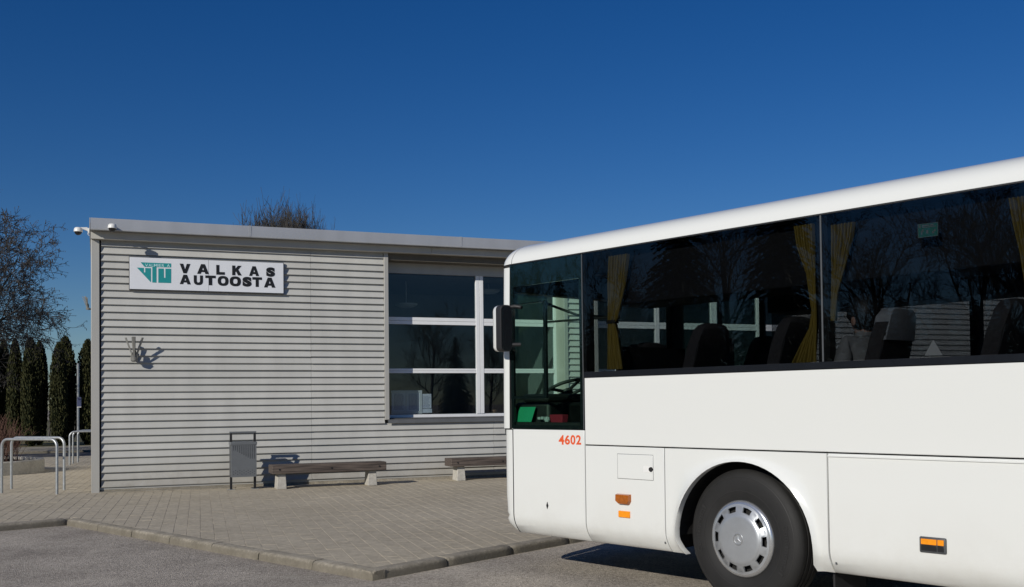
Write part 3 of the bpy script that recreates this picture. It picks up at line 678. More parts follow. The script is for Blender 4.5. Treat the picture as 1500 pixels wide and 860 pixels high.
for i, (px, py) in enumerate(((102, 681.5), (107, 679.2), (114, 677.5))):
    g = ground_at(px, py, KZ); hoop('galvanised bicycle hoop partly hidden behind the station corner', 'far bicycle hoops', g.xy, (g.xy+W.d.xy*1.25), .86)

# ------------------------------------------------------------------ planter with a bush
gc = ground_at(55.5, 692, KZ); rad = 1.75
pc = Vector((gc.x-rad*.97, gc.y-.15, KZ))
pl = empty('round_planter', 'low round cast concrete planter with rain streaks', 'planter', loc=pc)
ring = MB().lathe([(rad,0),(rad,.28),(rad-.012,.30),(rad-.14,.30),(rad-.15,.28),(rad-.15,.0)], 48, close=True).build('ring', M['concrete'], pl, smooth=30)
rows = [[(r_*math.cos(t*math.pi/16), r_*math.sin(t*math.pi/16), .20+random.uniform(0,.06)) for t in range(33)] for r_ in (.01,.5,1.0,1.3,rad-.149)]
MB().grid(rows).build('soil', M['soil'], pl)
bush = empty('red_twig_bush', 'leafless reddish bush growing in the round planter', 'bush', loc=pc+Vector((.45,-.2,.2)))
tw = MB(); fine = MB()
for i in range(420):
    a = random.uniform(0, 6.28); rr = 1.12*math.sqrt(random.random()); bx_, by_ = rr*math.cos(a)*.9-.1, rr*math.sin(a)*.9; h = random.uniform(.5, 1.25)*(1.2-.5*rr/1.4)
    lx, ly = random.gauss(0,.16)+bx_*.15, random.gauss(0,.16)+by_*.15
    p = [Vector((bx_+lx*u*u+random.gauss(0,.01), by_+ly*u*u+random.gauss(0,.01), h*u)) for u in (0,.33,.66,1)]
    (tw if i % 2 else fine).tube(p, [.008,.006,.004,.002], 3, cap=False)
    for k in range(5):
        u = random.uniform(.3, .95); q0 = p[0].lerp(p[3], u); d = Vector((random.gauss(0,.09), random.gauss(0,.09), random.uniform(.06,.2)))
        fine.tube([q0, q0+d], [.003,.001], 3, cap=False)
tw.build('stems', M['red_twig'], bush, fix=False); fine.build('twigs', M['red_twig'], bush, fix=False)

# ------------------------------------------------------------------ street sign on a post beyond the hoops
g = ground_at(114.5, 671, .1); ps = empty('street_sign', 'small blue street sign on a thin grey post across the road', 'street sign', loc=(g.x, g.y, 0))
k = g.y/FOC
MB().tube([(0,0,0),(0,0,2.9)], .035, 8).build('post', M['galv'], ps); MB().box(-.01,.11,-.05,-.03,1.62,1.90).build('plate', M['blue_sign'], ps); MB().box(-.01,.11,-.052,-.05,1.60,1.615).build('plate_edge', M['white_plastic'], ps)

# ================================================================== vegetation
def thuja(h, rw, seed, nleaf=5200):
    rnd = random.Random(seed); lf = MB(); core = MB()
    lob = [(rnd.uniform(0,6.28), rnd.uniform(.04,.12), rnd.randint(2,4)) for _ in range(3)]
    def rad(u, a):
        base = (min(1, (u+.02)/.12)**.5)*(.78+.22*min(1,u/.3)) if u < .35 else (1-((u-.35)/.65)**2.6)**.6
        return rw*max(.02, base)*(1+sum(m*math.sin(n*a+p+u*3) for p, m, n in lob))
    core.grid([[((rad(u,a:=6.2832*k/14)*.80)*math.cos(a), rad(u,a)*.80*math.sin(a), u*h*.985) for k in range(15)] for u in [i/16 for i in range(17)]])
    for i in range(nleaf):
        u = rnd.random()**.85; a = rnd.uniform(0, 6.2832); cl = .5+.5*math.sin(a*9+u*26)*math.sin(a*4-u*38)
        r_ = rad(u, a)*(.78+.22*rnd.random()+.11*cl); p = Vector((r_*math.cos(a), r_*math.sin(a), u*h+rnd.uniform(-.03,.06)))
        o = Vector((math.cos(a), math.sin(a), 0)); up = (Vector((0,0,1))+o*rnd.uniform(.1,.6)+Vector((rnd.gauss(0,.22),rnd.gauss(0,.22),0))).normalized()
        t = up.cross(Vector((rnd.gauss(0,1),rnd.gauss(0,1),rnd.gauss(0,.4)))).normalized(); L = rnd.uniform(.07,.16); w_ = rnd.uniform(.025,.05)
        lf.add([p-t*w_*.4, p+t*w_*.4, p+up*L*.6+t*w_, p+up*L, p+up*L*.6-t*w_], [(0,1,2,3,4)])
    tr = MB().tube([(0,0,-.1),(0,0,.5),(0,0,h*.7)], [.09,.08,.02], 8)
    return tr.mesh('trunk', M['bark']), core.mesh('foliage_core', M['thuja_core'], True), lf.mesh('foliage', M['thuja'], False, False)
tv = [thuja(4.4, .60, s) for s in (3, 11, 29)]
def put_thuja(px, top, hw, dist, v, label, py=655.5):
    g = ground_at(px, py, .09); p = Vector((g.x, g.y))*(dist/g.y); z = CAMH + (dist/FOC)*0; 
    r_ = ray(px, top); zt = CAMH + r_.z*(p.length/Vector((r_.x, r_.y)).length); sc = (zt-.09)/4.4; sw = hw*dist/FOC/.60/1.08
    o = empty('columnar_thuja', label, 'thuja', 'thujas across the road', loc=(p.x, p.y, .09), rz=random.uniform(0, 6.28))
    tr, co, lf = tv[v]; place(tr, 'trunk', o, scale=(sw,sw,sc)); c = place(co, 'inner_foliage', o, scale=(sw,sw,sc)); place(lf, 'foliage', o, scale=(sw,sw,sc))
L_ = 'dark green columnar thuja in the row across the road'
for i, (px, top, hw, dist) in enumerate(((-14, 503, 13, 41), (5, 501, 12, 41.5), (22, 500, 11.5, 40.8), (45, 498, 14, 40.5), (58, 503, 12, 41.5), (86, 505, 12, 40.5), (96, 496.5, 16, 41.4), (129, 501, 15, 41.4), (160, 500, 12, 41.6), (-38, 500, 12, 41))):
    put_thuja(px, top, hw, dist, i % 3, L_)

def bare_tree(h, spread, seed, levels=5, upright=.25, kids=(7, 6, 5, 4, 3), droop=0.0, twig_r=.006, trunk_r=.16, first=.25, buds=True, tips=.8, vase=1.0):
    """trunk mesh and crown mesh of a leafless tree"""
    rnd = random.Random(seed); big = MB(); small = MB(); bud = MB()
    def grow(p, d, L, r, lev):
        n = 4 if lev < 3 else 3; pts = [p]; rs = [r]; dd = d.copy(); ln = L/n
        for i in range(n):
            dd = (dd + Vector((rnd.gauss(0,.13),rnd.gauss(0,.13),rnd.gauss(0,.10)+upright*.35*(lev>0)-droop*(i/n)*(lev>1)))).normalized()
            pts.append(pts[-1]+dd*ln); rs.append(max(twig_r*.6, r*(1-(i+1)/n*(.55 if lev < 2 else .75))))
        (big if lev < 2 else small).tube(pts, rs, 7 if lev == 0 else (5 if lev < 2 else 3), cap=False)
        if lev >= levels:
            if buds:
                for q in pts[1:]:
                    if rnd.random() < tips:
                        s_ = rnd.uniform(.014,.034); q = q+Vector((rnd.gauss(0,.03),rnd.gauss(0,.03),-s_))
                        bud.add([q+Vector((s_*.5,0,0)), q+Vector((-s_*.3,s_*.4,0)), q+Vector((-s_*.3,-s_*.4,0)), q+Vector((0,0,s_*1.6)), q-Vector((0,0,s_*1.6))], [(0,1,3),(1,2,3),(2,0,3),(1,0,4),(2,1,4),(0,2,4)])
            return
        for k in range(kids[lev]):
            u = first+(1-first)*(k+rnd.random()*.8)/kids[lev] if lev == 0 else rnd.uniform(.2, 1)
            f = u*n; i = min(n-1, int(f)); q = pts[i].lerp(pts[i+1], f-i); ax = (pts[i+1]-pts[i]).normalized()
            s_ = ax.orthogonal().normalized(); s_.rotate(Matrix.Rotation(rnd.uniform(0,6.2832) if lev else k*2.4+rnd.random(), 3, ax))
            ang = rnd.uniform(.55,.95)*(spread if lev < 2 else 1); nd = (ax*math.cos(ang)+s_*math.sin(ang)).normalized()
            grow(q, nd, L*rnd.uniform(.42,.62)*((1.15-.4*u)*vase if lev == 0 else 1), max(twig_r, rs[i]*rnd.uniform(.4,.6)), lev+1)
    grow(Vector((0,0,-.15)), Vector((0,0,1)), h*.8, trunk_r, 0)
    return big.mesh('trunk', M['bark'], True, False), small.mesh('crown', M['twig'], False, False), (bud.mesh('buds', M['bud'], False, False) if bud.v else None)
def put_tree(meshes, name, label, loc, rz=0, sc=1.0, group=None, cat='tree', z=.0):
    o = empty(name, label, cat, group, loc=(loc[0], loc[1], z), rz=rz)
    tr, cr, bu = meshes; s3 = sc if isinstance(sc, tuple) else (sc, sc, sc)
    place(tr, 'trunk', o, scale=s3); c = place(cr, 'crown', o, scale=s3)
    if bu: place(bu, 'buds', o, scale=s3)
    return o
alder = bare_tree(9.5, 1.25, 5, 5, .16, (16, 9, 6, 4, 3), .08, .011, .19, .36)
r_ = ray(-40, 600); dist = 33.0; put_tree(alder, 'bare_tree', 'spreading leafless tree with catkins beside the station end wall', (r_.x/r_.y*dist, dist), rz=1.3, sc=(.86,.86,.76))
poplar = bare_tree(9.0, .75, 21, 4, .75, (34, 15, 11, 5), 0, .019, .22, .30, buds=False, vase=1.55)
r_ = ray(405, 590); dist = 62.0; put_tree(poplar, 'bare_tree', 'leafless tree crown showing above the station roof, broad left one', (r_.x/r_.y*dist, dist), rz=.4, sc=(.72,.72,.965))
r_ = ray(452, 590); put_tree(poplar, 'bare_tree', 'leafless tree crown showing above the station roof, narrow right one', (r_.x/r_.y*66, 66), rz=2.9, sc=(.5,.5,.985))
# low leafless scrub behind the thujas
scrub = bare_tree(3.0, 1.0, 77, 3, .5, (9, 7, 5), 0, .008, .05, .05, buds=False)
for i, (px, d_) in enumerate(((28, 46), (70, 45.5), (112, 46), (140, 46.5), (-10, 46.5))):
    r_ = ray(px, 640); put_tree(scrub, 'bare_bush', 'leafless grey bush showing in the gap between thujas', (r_.x/r_.y*d_, d_), rz=i*1.7, sc=1.0, group='bushes behind the thujas', cat='bush', z=.09)

# trees that only show mirrored in the glass: out of frame to the left, and behind the camera to the right
def spruce(h, rw, seed, nb=900):
    rnd = random.Random(seed); lf = MB()
    for i in range(nb):
        u = rnd.random()**1.25; z = h*(.06+.93*u); L = rw*(1-u)**.85*rnd.uniform(.65,1.05)+.12; a = rnd.uniform(0,6.2832); d = Vector((math.cos(a), math.sin(a), 0)); t = Vector((-d.y,d.x,0)); dr = .28+.25*(1-u)
        for k in range(5):
            s0, s1 = k/5, (k+1)/5; w_ = L*.20*(1-s0)+.05
            p0 = d*(L*s0)+Vector((0,0,z-dr*L*s0*s0)); p1 = d*(L*s1)+Vector((0,0,z-dr*L*s1*s1))
            j = rnd.uniform(-.06,.06)
            lf.add([p0-t*.02, p1-t*w_+Vector((0,0,-.10*L*.4+j)), p1+d*.06], [(0,1,2)]); lf.add([p0+t*.02, p1+d*.06, p1+t*w_+Vector((0,0,-.10*L*.4-j))], [(0,1,2)])
    tr = MB().tube([(0,0,-.1),(0,0,h*.5),(0,0,h*.97)], [.2,.12,.015], 8)
    return tr.mesh('trunk', M['bark'], True), lf.mesh('crown', M['spruce'], False, False), None
spr = spruce(13, 3.0, 4)
CB = Vector((9.47, 8.48))                       # the camera's mirror image behind the bus side
def mirrored(px, d_):
    s_, _ = bpx(px, 500); p = B.world(s_, 0); dr = (Vector((p.x, p.y))-CB).normalized(); return CB+dr*d_
def top_h(px, py, d_):
    s_, z = bpx(px, py); p = B.world(s_, 0); return CAMH+(z-CAMH)*d_/(Vector((p.x, p.y))-CB).length
lime = bare_tree(10, 1.0, 52, 4, .35, (10, 8, 6, 5), 0, .012, .2, .25, buds=False)
MG = 'trees mirrored in the bus windows'
for px, py, d_, k, lab in ((822, 400, 46, 0, 'small pointed spruce mirrored in the driver side window'), (1000, 215, 40, 0, 'tall dense spruce mirrored beside the first curtain'), (1150, 180, 38, 0, 'tall dense spruce mirrored in front of the seats'),
                           (770, 415, 48, 1, 'leafless tree mirrored in the driver side window'), (1075, 318, 42, 1, 'leafless tree mirrored between the two tall spruces'), (900, 410, 47, 1, 'low leafless tree mirrored behind the first curtain'),
                           (1300, 352, 44, 1, 'leafless tree mirrored under the green sticker'), (1430, 330, 40, 1, 'leafless tree mirrored near the last curtain'), (1520, 310, 40, 1, 'leafless tree mirrored past the last curtain')):
    p = mirrored(px, d_); h = top_h(px, py, d_)
    if k == 0: put_tree(spr, 'spruce_tree', lab, p, rz=px, sc=(min(1.1,h/13),min(1.1,h/13),h/13), group=MG)
    else: put_tree(lime, 'bare_tree', lab, p, rz=px, sc=h/9.6, group=MG)
for i in range(19):                             # a dense row of low spruces closes the view below the tall trees
    px = 735+i*46+random.uniform(-10, 10); d_ = random.uniform(52, 57); p = mirrored(px, d_); h = top_h(px, 432+random.uniform(-14, 12), d_)
    put_tree(spr, 'spruce_tree', 'low dense spruce in the dark row mirrored in the bus windows', p, rz=i*2.1, sc=(.95, .95, h/13), group='low spruces mirrored in the bus windows')
CW = Vector((W.b.x, W.b.y))*2*((W.o-CAM).dot(W.b))
def mirrored_w(px, py, d_):
    s_, z = wpx(px, py); p = W.world(s_, 0); v = Vector((p.x, p.y))-CW; return CW+v.normalized()*d_, CAMH+(z-CAMH)*d_/v.length
for px, py, d_, k, lab in ((634, 478, 80, 1, 'leafless tree mirrored in the wide station window'), (672, 491, 78, 0, 'small spruce mirrored in the wide station window'), (722, 500, 82, 1, 'leafless tree mirrored in the narrow station window')):
    p, h = mirrored_w(px, py, d_)
    if k == 0: put_tree(spr, 'spruce_tree', lab, p, sc=(h/13*1.1,h/13*1.1,h/13), group='trees mirrored in the station window')
    else: put_tree(lime, 'bare_tree', lab, p, rz=px, sc=h/9.6, group='trees mirrored in the station window')
# ================================================================== the bus
def dusty_paint(name, col):
    """white coach paint: faint panel ripple, road dust thrown up over the skirt"""
    m = material(name, col, .2, coat=.4); t = m.node_tree; p = t.nodes['Principled BSDF']; co = [n for n in t.nodes if n.type == 'TEX_COORD'][0]
    g = t.nodes.new('ShaderNodeNewGeometry'); sx = t.nodes.new('ShaderNodeSeparateXYZ'); t.links.new(g.outputs['Position'], sx.inputs[0])
    hz = t.nodes.new('ShaderNodeMapRange'); hz.inputs[1].default_value = 1.0; hz.inputs[2].default_value = .35; t.links.new(sx.outputs['Z'], hz.inputs[0])
    n = t.nodes.new('ShaderNodeTexNoise'); n.inputs['Scale'].default_value = 2.4; n.inputs['Detail'].default_value = 10; n.inputs['Roughness'].default_value = .72; t.links.new(g.outputs['Position'], n.inputs['Vector'])
    n2 = t.nodes.new('ShaderNodeTexNoise'); n2.inputs['Scale'].default_value = 45; n2.inputs['Detail'].default_value = 4; t.links.new(g.outputs['Position'], n2.inputs['Vector'])
    pw = t.nodes.new('ShaderNodeMath'); pw.operation = 'POWER'; pw.inputs[1].default_value = 1.6; t.links.new(hz.outputs[0], pw.inputs[0])
    a = t.nodes.new('ShaderNodeMapRange'); a.inputs[1].default_value = .3; a.inputs[2].default_value = .75; a.inputs[4].default_value = .42; t.links.new(n.outputs['Fac'], a.inputs[0])
    ml = t.nodes.new('ShaderNodeMath'); ml.operation = 'MULTIPLY'; t.links.new(pw.outputs[0], ml.inputs[0]); t.links.new(a.outputs[0], ml.inputs[1])
    sp = t.nodes.new('ShaderNodeMapRange'); sp.inputs[1].default_value = .70; sp.inputs[2].default_value = .76; sp.inputs[4].default_value = .25; t.links.new(n2.outputs['Fac'], sp.inputs[0])
    ml2 = t.nodes.new('ShaderNodeMath'); ml2.operation = 'MULTIPLY'; t.links.new(sp.outputs[0], ml2.inputs[0]); t.links.new(hz.outputs[0], ml2.inputs[1])
    ad = t.nodes.new('ShaderNodeMath'); ad.operation = 'ADD'; t.links.new(ml.outputs[0], ad.inputs[0]); t.links.new(ml2.outputs[0], ad.inputs[1])
    mx = t.nodes.new('ShaderNodeMix'); mx.data_type = 'RGBA'; mx.inputs[6].default_value = (*col, 1); mx.inputs[7].default_value = (.42,.38,.31,1); t.links.new(ad.outputs[0], mx.inputs[0]); t.links.new(mx.outputs[2], p.inputs['Base Color'])
    rr = t.nodes.new('ShaderNodeMapRange'); rr.inputs[3].default_value = .18; rr.inputs[4].default_value = .6; t.links.new(ad.outputs[0], rr.inputs[0]); t.links.new(rr.outputs[0], p.inputs['Roughness'])
    n3 = t.nodes.new('ShaderNodeTexNoise'); n3.inputs['Scale'].default_value = 2.2; n3.inputs['Detail'].default_value = 1; t.links.new(g.outputs['Position'], n3.inputs['Vector'])
    b = t.nodes.new('ShaderNodeBump'); b.inputs['Strength'].default_value = .12; b.inputs['Distance'].default_value = .02; t.links.new(n3.outputs['Fac'], b.inputs['Height']); t.links.new(b.outputs[0], p.inputs['Normal'])
    return m
M.update({
 'paint': dusty_paint('bus_white_paint', (.722,.735,.712)),
 'gap': material('panel_gap', (.012,.012,.012), .8),
 'rubber': material('rubber', (.018,.018,.019), .55, noise=(30,.2)),
 'tyre': material('tyre_rubber', (.011,.0108,.0105), .72, noise=(12,.25), bump=(120,.2,.002)),
 'tyre_mark': material('tyre_lettering', (.019,.0185,.018), .6),
 'hub': material('hubcap_silver', (.44,.46,.48), .38, .55, noise=(9,.08)),
 'hub_bright': material('hubcap_rim', (.60,.61,.62), .25, .8, noise=(9,.06)),
 'bus_glass': glass_material('bus_tinted_glass', (.535,.55,.565), 1.45),
 'cab_glass': glass_material('cab_green_glass', (.76,.88,.82), 1.46),
 'band': material('black_window_band', (.012,.014,.018), .12, noise=(5,.1)),
 'interior': material('bus_lining', (.010,.010,.011), .8, noise=(6,.2)),
 'dash': material('dashboard', (.008,.008,.009), .6, noise=(12,.2)),
 'seat_cloth': material('seat_cloth', (.045,.042,.043), .95, noise=(60,.5)),
 'seat_back': material('seat_shell', (.025,.025,.027), .6),
 'antimacassar': material('headrest_cover', (.34,.35,.36), .9, noise=(40,.2)),
 'curtain': material('curtain_mustard', (.30,.215,.035), .9, noise=(30,.12)),
 'amber': material('amber_lens', (.90,.30,.01), .12, noise=(40,.12), coat=.5),
 'amber_dark': material('amber_dark_lens', (.36,.10,.012), .12, noise=(40,.3), coat=.5),
 'grey_plastic': material('grey_plastic', (.07,.075,.08), .45, noise=(20,.1)),
 'orange': material('number_orange', (.72,.10,.025), .45),
 'folder': material('green_card', (.012,.27,.13), .55, noise=(10,.06)),
 'red_box': material('red_card', (.42,.03,.06), .55, noise=(10,.08)),
 'sticker': material('sticker_green', (.06,.32,.27), .6, noise=(25,.1)),
 'skin': material('skin', (.42,.24,.17), .5, noise=(14,.08)),
 'hair': material('hair', (.012,.010,.009), .55, noise=(60,.4)),
 'jacket': material('jacket', (.28,.28,.275), .85, noise=(25,.2), bump=(7,.9,.03)),
})
LN, WD = 12.0, 2.5
bus = empty('bus', 'white single deck coach with dark tinted windows and red number on its side', 'bus', loc=(B.o.x, B.o.y, 0), rz=B.ang)
def bp_(name, mat, *boxes, parent=None, **k):
    mb = MB()
    for b in boxes: mb.box(*b)
    return mb.build(name, mat, parent or bus, **k)
def yprof(z):                                    # tuck-under of the skirt and slight barrel of the side
    t = max(0.0, (.56-z)/.19); return .085*t**2.2 + .012*max(0, (z-1.3)/1.6)**2
def zrows(z0, z1):
    zs = [z0, z0+.004]
    if z0 < .5: zs += [.40,.43,.46,.49,.52,.56,.62]
    n = max(2, int((z1-max(z0,.62))/.12)); a = zs[-1]
    zs += [a+(z1-.004-a)*i/n for i in range(1, n+1)]; return zs+[z1]
def panel(name, x0, x1, z0, z1, mat=None, parent=None, flip=False, edge=.004):
    mat = mat or M['paint']; n = max(2, int((x1-x0)/.25)); xs = [x0, x0+.004]+[x0+.004+(x1-x0-.008)*i/n for i in range(1, n)]+[x1-.004, x1]
    zs = zrows(z0, z1); fy = (lambda y: WD-y) if flip else (lambda y: y); rows = []; back = []
    for z in zs:
        rows.append([(x, fy(yprof(z)+(edge if (x in (x0, x1) or z in (z0, z1)) else 0)), z) for x in xs]); back.append([(x, fy(yprof(z)+.02), z) for x in xs])
    mb = MB().grid(rows).grid([r[::-1] for r in back])
    a = len(xs); N = len(zs)*a
    f, b = rows, back
    for edge_pts in ([f[0], b[0]], [b[-1], f[-1]], [[r[0] for r in b], [r[0] for r in f]], [[r[-1] for r in f], [r[-1] for r in b]]): mb.grid(edge_pts)
    return mb.build(name, mat, parent or bus, smooth=40)
def arch_panel(x0, x1, z1, cx, cz, rad, flip=False):
    xl, xr = cx-rad, cx+rad; zb = .372; inner = [(xl+.045, zb), (xl+.022, zb+.05), (xl+.004, cz-.03)]
    for k in range(33): a = math.pi-math.pi*k/32; inner.append((cx+rad*math.cos(a), cz+rad*math.sin(a)))
    inner += [(xr-.004, cz-.03), (xr-.022, zb+.05), (xr-.045+.03, zb)]
    outer = []
    for x, z in inner:
        if z <= cz: outer.append((x0 if x < cx else x1, z))
        else:
            dx, dz = x-cx, z-cz; c_ = []
            if dx < -1e-6: c_.append((x0-cx)/dx)
            if dx > 1e-6: c_.append((x1-cx)/dx)
            c_.append((z1-cz)/dz); k = min(c_); outer.append((cx+dx*k, cz+dz*k))
    fy = (lambda y: WD-y) if flip else (lambda y: y)
    # make sure the two upper corners are in the outline
    for tx in (x0, x1):
        j = min(range(len(outer)), key=lambda i: (outer[i][0]-tx)**2+(outer[i][1]-z1)**2); outer[j] = (tx, z1)
    rows = []; us = (0,.012,.03,.08,.2,.4,.6,.8,.99,1)
    for u in us:
        r_ = []
        for (xi, zi), (xo, zo) in zip(inner, outer):
            x, z = xi+(xo-xi)*u, zi+(zo-zi)*u; fl = -.040*max(0, 1-u/.30)**1.3 if u < .3 else 0   # flared lip round the arch
            r_.append((x, fy(yprof(z)+fl+(.004 if u in (0,1) else 0)), z))
        rows.append(r_)
    rows.insert(0, [(x, fy(yprof(z)+.022), z) for x, z in inner]); rows.append([(x, fy(yprof(z)+.02), z) for x, z in outer])
    return MB().grid(rows).build('wheel_arch_panel', M['paint'], bus, smooth=45)
FX, FZ, FR = 2.632, .512, .612; RX = FX+6.0
for fl in (False, True):
    if not fl:
        dp_ = panel('driver_panel', .092, 1.012, .372, 1.336)
        lk = panel('locker_door', 1.022, 1.893, .372, 1.205)
    else:
        panel('lower_panel', 1.18, 1.893, .372, 1.205, flip=True)
    arch_panel(1.902, 3.344, 1.205, FX, FZ, FR, fl); arch_panel(RX-.73, RX+.712, 1.205, RX, FZ, FR, fl)
    for a, b in ((3.354, 5.05), (5.06, 6.48), (6.49, RX-.74)):
        q = panel('luggage_door', a, b, .372, 1.205, flip=fl)
        if not fl: bp_('latch', M['grey_plastic'], (a+.028, a+.042, yprof(.45)-.003, yprof(.45)+.01, .44, .468), parent=q, bevel=.002); bp_('drip_lip', M['paint'], (a+.002, b-.002, -.008, .004, 1.183, 1.193), parent=q)
    panel('engine_side_panel', RX+.722, LN-.1, .372, 1.205, flip=fl)
    panel('waist_panel', 1.022 if not fl else 1.18, LN-.1, 1.215, 1.787, flip=fl)
# dark structure behind the panel gaps
for y0, y1 in ((.025,.05), (WD-.05, WD-.025)):
    bp_('side_frame', M['gap'], (.11 if y0 < 1 else 1.2, 1.96, y0+.085, y1+.085*(y0<1) if y0 < 1 else y1, .40, .60), (.11 if y0 < 1 else 1.2, 1.0 if y0 < 1 else 1.3, y0, y1, .60, 1.335), (1.0 if y0 < 1 else 1.3, 1.96, y0, y1, .60, 1.80), (1.96, 3.31, y0, y1, 1.16, 1.80), (3.31, RX-.67, y0, y1, .60, 1.80), (RX-.67, RX+.67, y0, y1, 1.16, 1.80), (RX+.67, LN-.12, y0, y1, .60, 1.80),
        (3.31, RX-.67, y0+.085 if y0 < 1 else y0, y1+.085 if y0 < 1 else y1, .40, .60), (RX+.67, LN-.12, y0+.085 if y0 < 1 else y0, y1+.085 if y0 < 1 else y1, .40, .60))
bp_('underbody', M['gap'], (.15, 1.95, .14, 2.36, .40, .95), (1.95, 3.33, .80, 1.70, .42, .95), (3.33, RX-.69, .14, 2.36, .40, .95), (RX-.69, RX+.69, .85, 1.65, .42, .95), (RX+.69, LN-.15, .14, 2.36, .40, .95))
bp_('cabin_floor', M['interior'], (.9, LN-.12, .06, 2.44, 1.18, 1.24), (-.02, .9, .12, 2.36, .95, 1.0))
for cx in (FX, RX):
    for y0, y1 in ((.06, .80), (WD-.80, WD-.06)):
        MB().grid([[(cx+(FR+.03)*math.cos(math.pi*k/20), y, FZ+(FR+.03)*math.sin(math.pi*k/20)) for k in range(21)] for y in (y0, y1)]).build('wheel_well', M['gap'], bus)
bp_('mudflap', M['rubber'], (3.30, 3.315, .13, .55, .16, .62))
# number, lock, hatch, lamps on the near side
for ch, a, b in (('4',818.5,826.6),('6',827.6,834.8),('0',835.8,842.8),('2',844,851.2)):
    q0 = bpx(a, 651.3); q1 = bpx(b, 637.2+.01*(b-818)); letter(ch, .03, q0[0], q1[0], q0[1], q1[1], -.0005, .0016, M['orange'], dp_, 'digit')
q = bpx(802, 740.5); MB().prism([(q[0]-.013,q[1]),(q[0]-.002,q[1]-.033),(q[0]+.013,q[1]-.002),(q[0],q[1]+.033)], -.004, .01).build('lock', M['gap'], dp_)
h0 = bpx(904.5, 700.5); h1 = bpx(957, 667)
hx0, hx1, hz0, hz1 = h0[0], h1[0], h0[1]-.004, h1[1]+.004
hatch = MB().box(hx0+.004, hx1-.004, -.003, .004, hz0+.004, hz1-.004).build('hatch', M['paint'], lk, bevel=.006)
bp_('seal', M['grey_plastic'], (hx0+.001, hx1-.001, -.0012, .003, hz0+.001, hz1-.001), parent=hatch, bevel=.004)
bp_('handle_recess', M['white_plastic'], (hx1-.105, hx1-.004, -.0045, .002, hz0+.065, hz0+.115), parent=hatch)
MB().lathe([(0,-.014),(.018,-.014),(.02,-.003),(0,-.003)], 14, 'y', (hx1-.022, 0, hz0+.092)).build('lock', M['gap'], hatch, smooth=40)
a = bpx(904, 738.5); b = bpx(924.5, 724.5)
xl, xr, zl, zh = a[0], b[0], a[1], b[1]
MB().add([(xl,0,zh),(xr,0,zh),(xr,0,zl+.03),(xr-.02,0,zl),(xl+.03,0,zl),(xl,0,zl+.03),(xl+.006,-.03,zh-.006),(xr-.006,-.03,zh-.006),(xr-.008,-.034,zl+.032),(xr-.026,-.026,zl+.008),(xl+.036,-.026,zl+.008),(xl+.008,-.034,zl+.032)],
         [(6,7,8,11),(11,8,9,10)]+[(i,(i+1)%6,(i+1)%6+6,i+6) for i in range(6)]).build('indicator_lamp', M['amber_dark'], lk, bevel=.003)
a = bpx(907, 757.3); b = bpx(923.3, 749.3); bp_('side_marker', M['amber'], (a[0], b[0], -.012, .002, a[1], b[1]), parent=lk, bevel=.004)
a = bpx(1348, 810.5); b = bpx(1387, 786.5); zc = (bpx(1368,810.5)[1], bpx(1368,787)[1])
mk = bp_('side_lamp', M['grey_plastic'], (a[0], b[0], -.014, .004, zc[0], zc[1]), bevel=.012)
w_ = b[0]-a[0]; hh = zc[1]-zc[0]
bp_('lens', M['amber'], (a[0]+.014, a[0]+w_*.66, -.019, -.01, zc[0]+hh*.52, zc[1]-.013), (a[0]+w_*.69, b[0]-.014, -.018, -.01, zc[0]+hh*.52, zc[1]-.013), parent=mk, bevel=.002)
bp_('lower_lens', M['black_plastic'], (a[0]+.014, a[0]+w_*.66, -.018, -.01, zc[0]+.013, zc[0]+hh*.50), (a[0]+w_*.69, b[0]-.014, -.018, -.01, zc[0]+.013, zc[0]+hh*.50), parent=mk, bevel=.002)
bp_('latch', M['grey_plastic'], (1.866, 1.880, yprof(.45)-.003, yprof(.45)+.01, .44, .468), parent=lk, bevel=.002)

# ---- windows: near side
yw = -.004
def pane(name, x0, x1, z0, z1, mat, y=0.004, t=.005, parent=None):
    return MB().box(x0, x1, y, y+t, z0, z1).build(name, mat, parent or bus)
NW = [(1.012, 3.324), (3.338, 5.30), (5.314, 7.28), (7.294, 9.26), (9.274, 11.2)]
for a, b in NW:
    pane('window_pane', a, b, 1.842, 2.866, M['bus_glass'])
    pane('window_pane', a if a > 1.2 else 1.25, b, 1.842, 2.866, M['bus_glass'], y=WD-.012)
bp_('window_band', M['band'], (1.015, LN-.1, .0, .012, 1.793, 1.84)); bp_('window_band', M['band'], (1.2, LN-.1, WD-.012, WD, 1.793, 1.84))
for a, b in zip(NW[:-1], NW[1:]):
    bp_('window_seal', M['grey_plastic'], (a[1]+.001, b[0]-.001, .002, .02, 1.842, 2.866)); bp_('window_pillar', M['gap'], (a[1]-.035, b[0]+.035, .02, .10, 1.80, 2.88))
    bp_('window_pillar', M['gap'], (a[1]-.035, b[0]+.035, WD-.1, WD-.02, 1.80, 2.88)); bp_('window_seal', M['grey_plastic'], (a[1]+.001, b[0]-.001, WD-.02, WD-.002, 1.842, 2.866))
bp_('window_pillar', M['gap'], (.985, 1.035, .02, .12, 1.35, 2.88)); bp_('window_seal', M['grey_plastic'], (1.001, 1.010, .002, .02, 1.345, 2.866))
bp_('rear_quarter', M['paint'], (11.21, LN-.1, .0, .02, 1.79, 2.868), (11.21, LN-.1, WD-.02, WD, 1.79, 2.868))
bp_('window_top_seal', M['rubber'], (.06, LN-.1, -.002, .016, 2.867, 2.877))
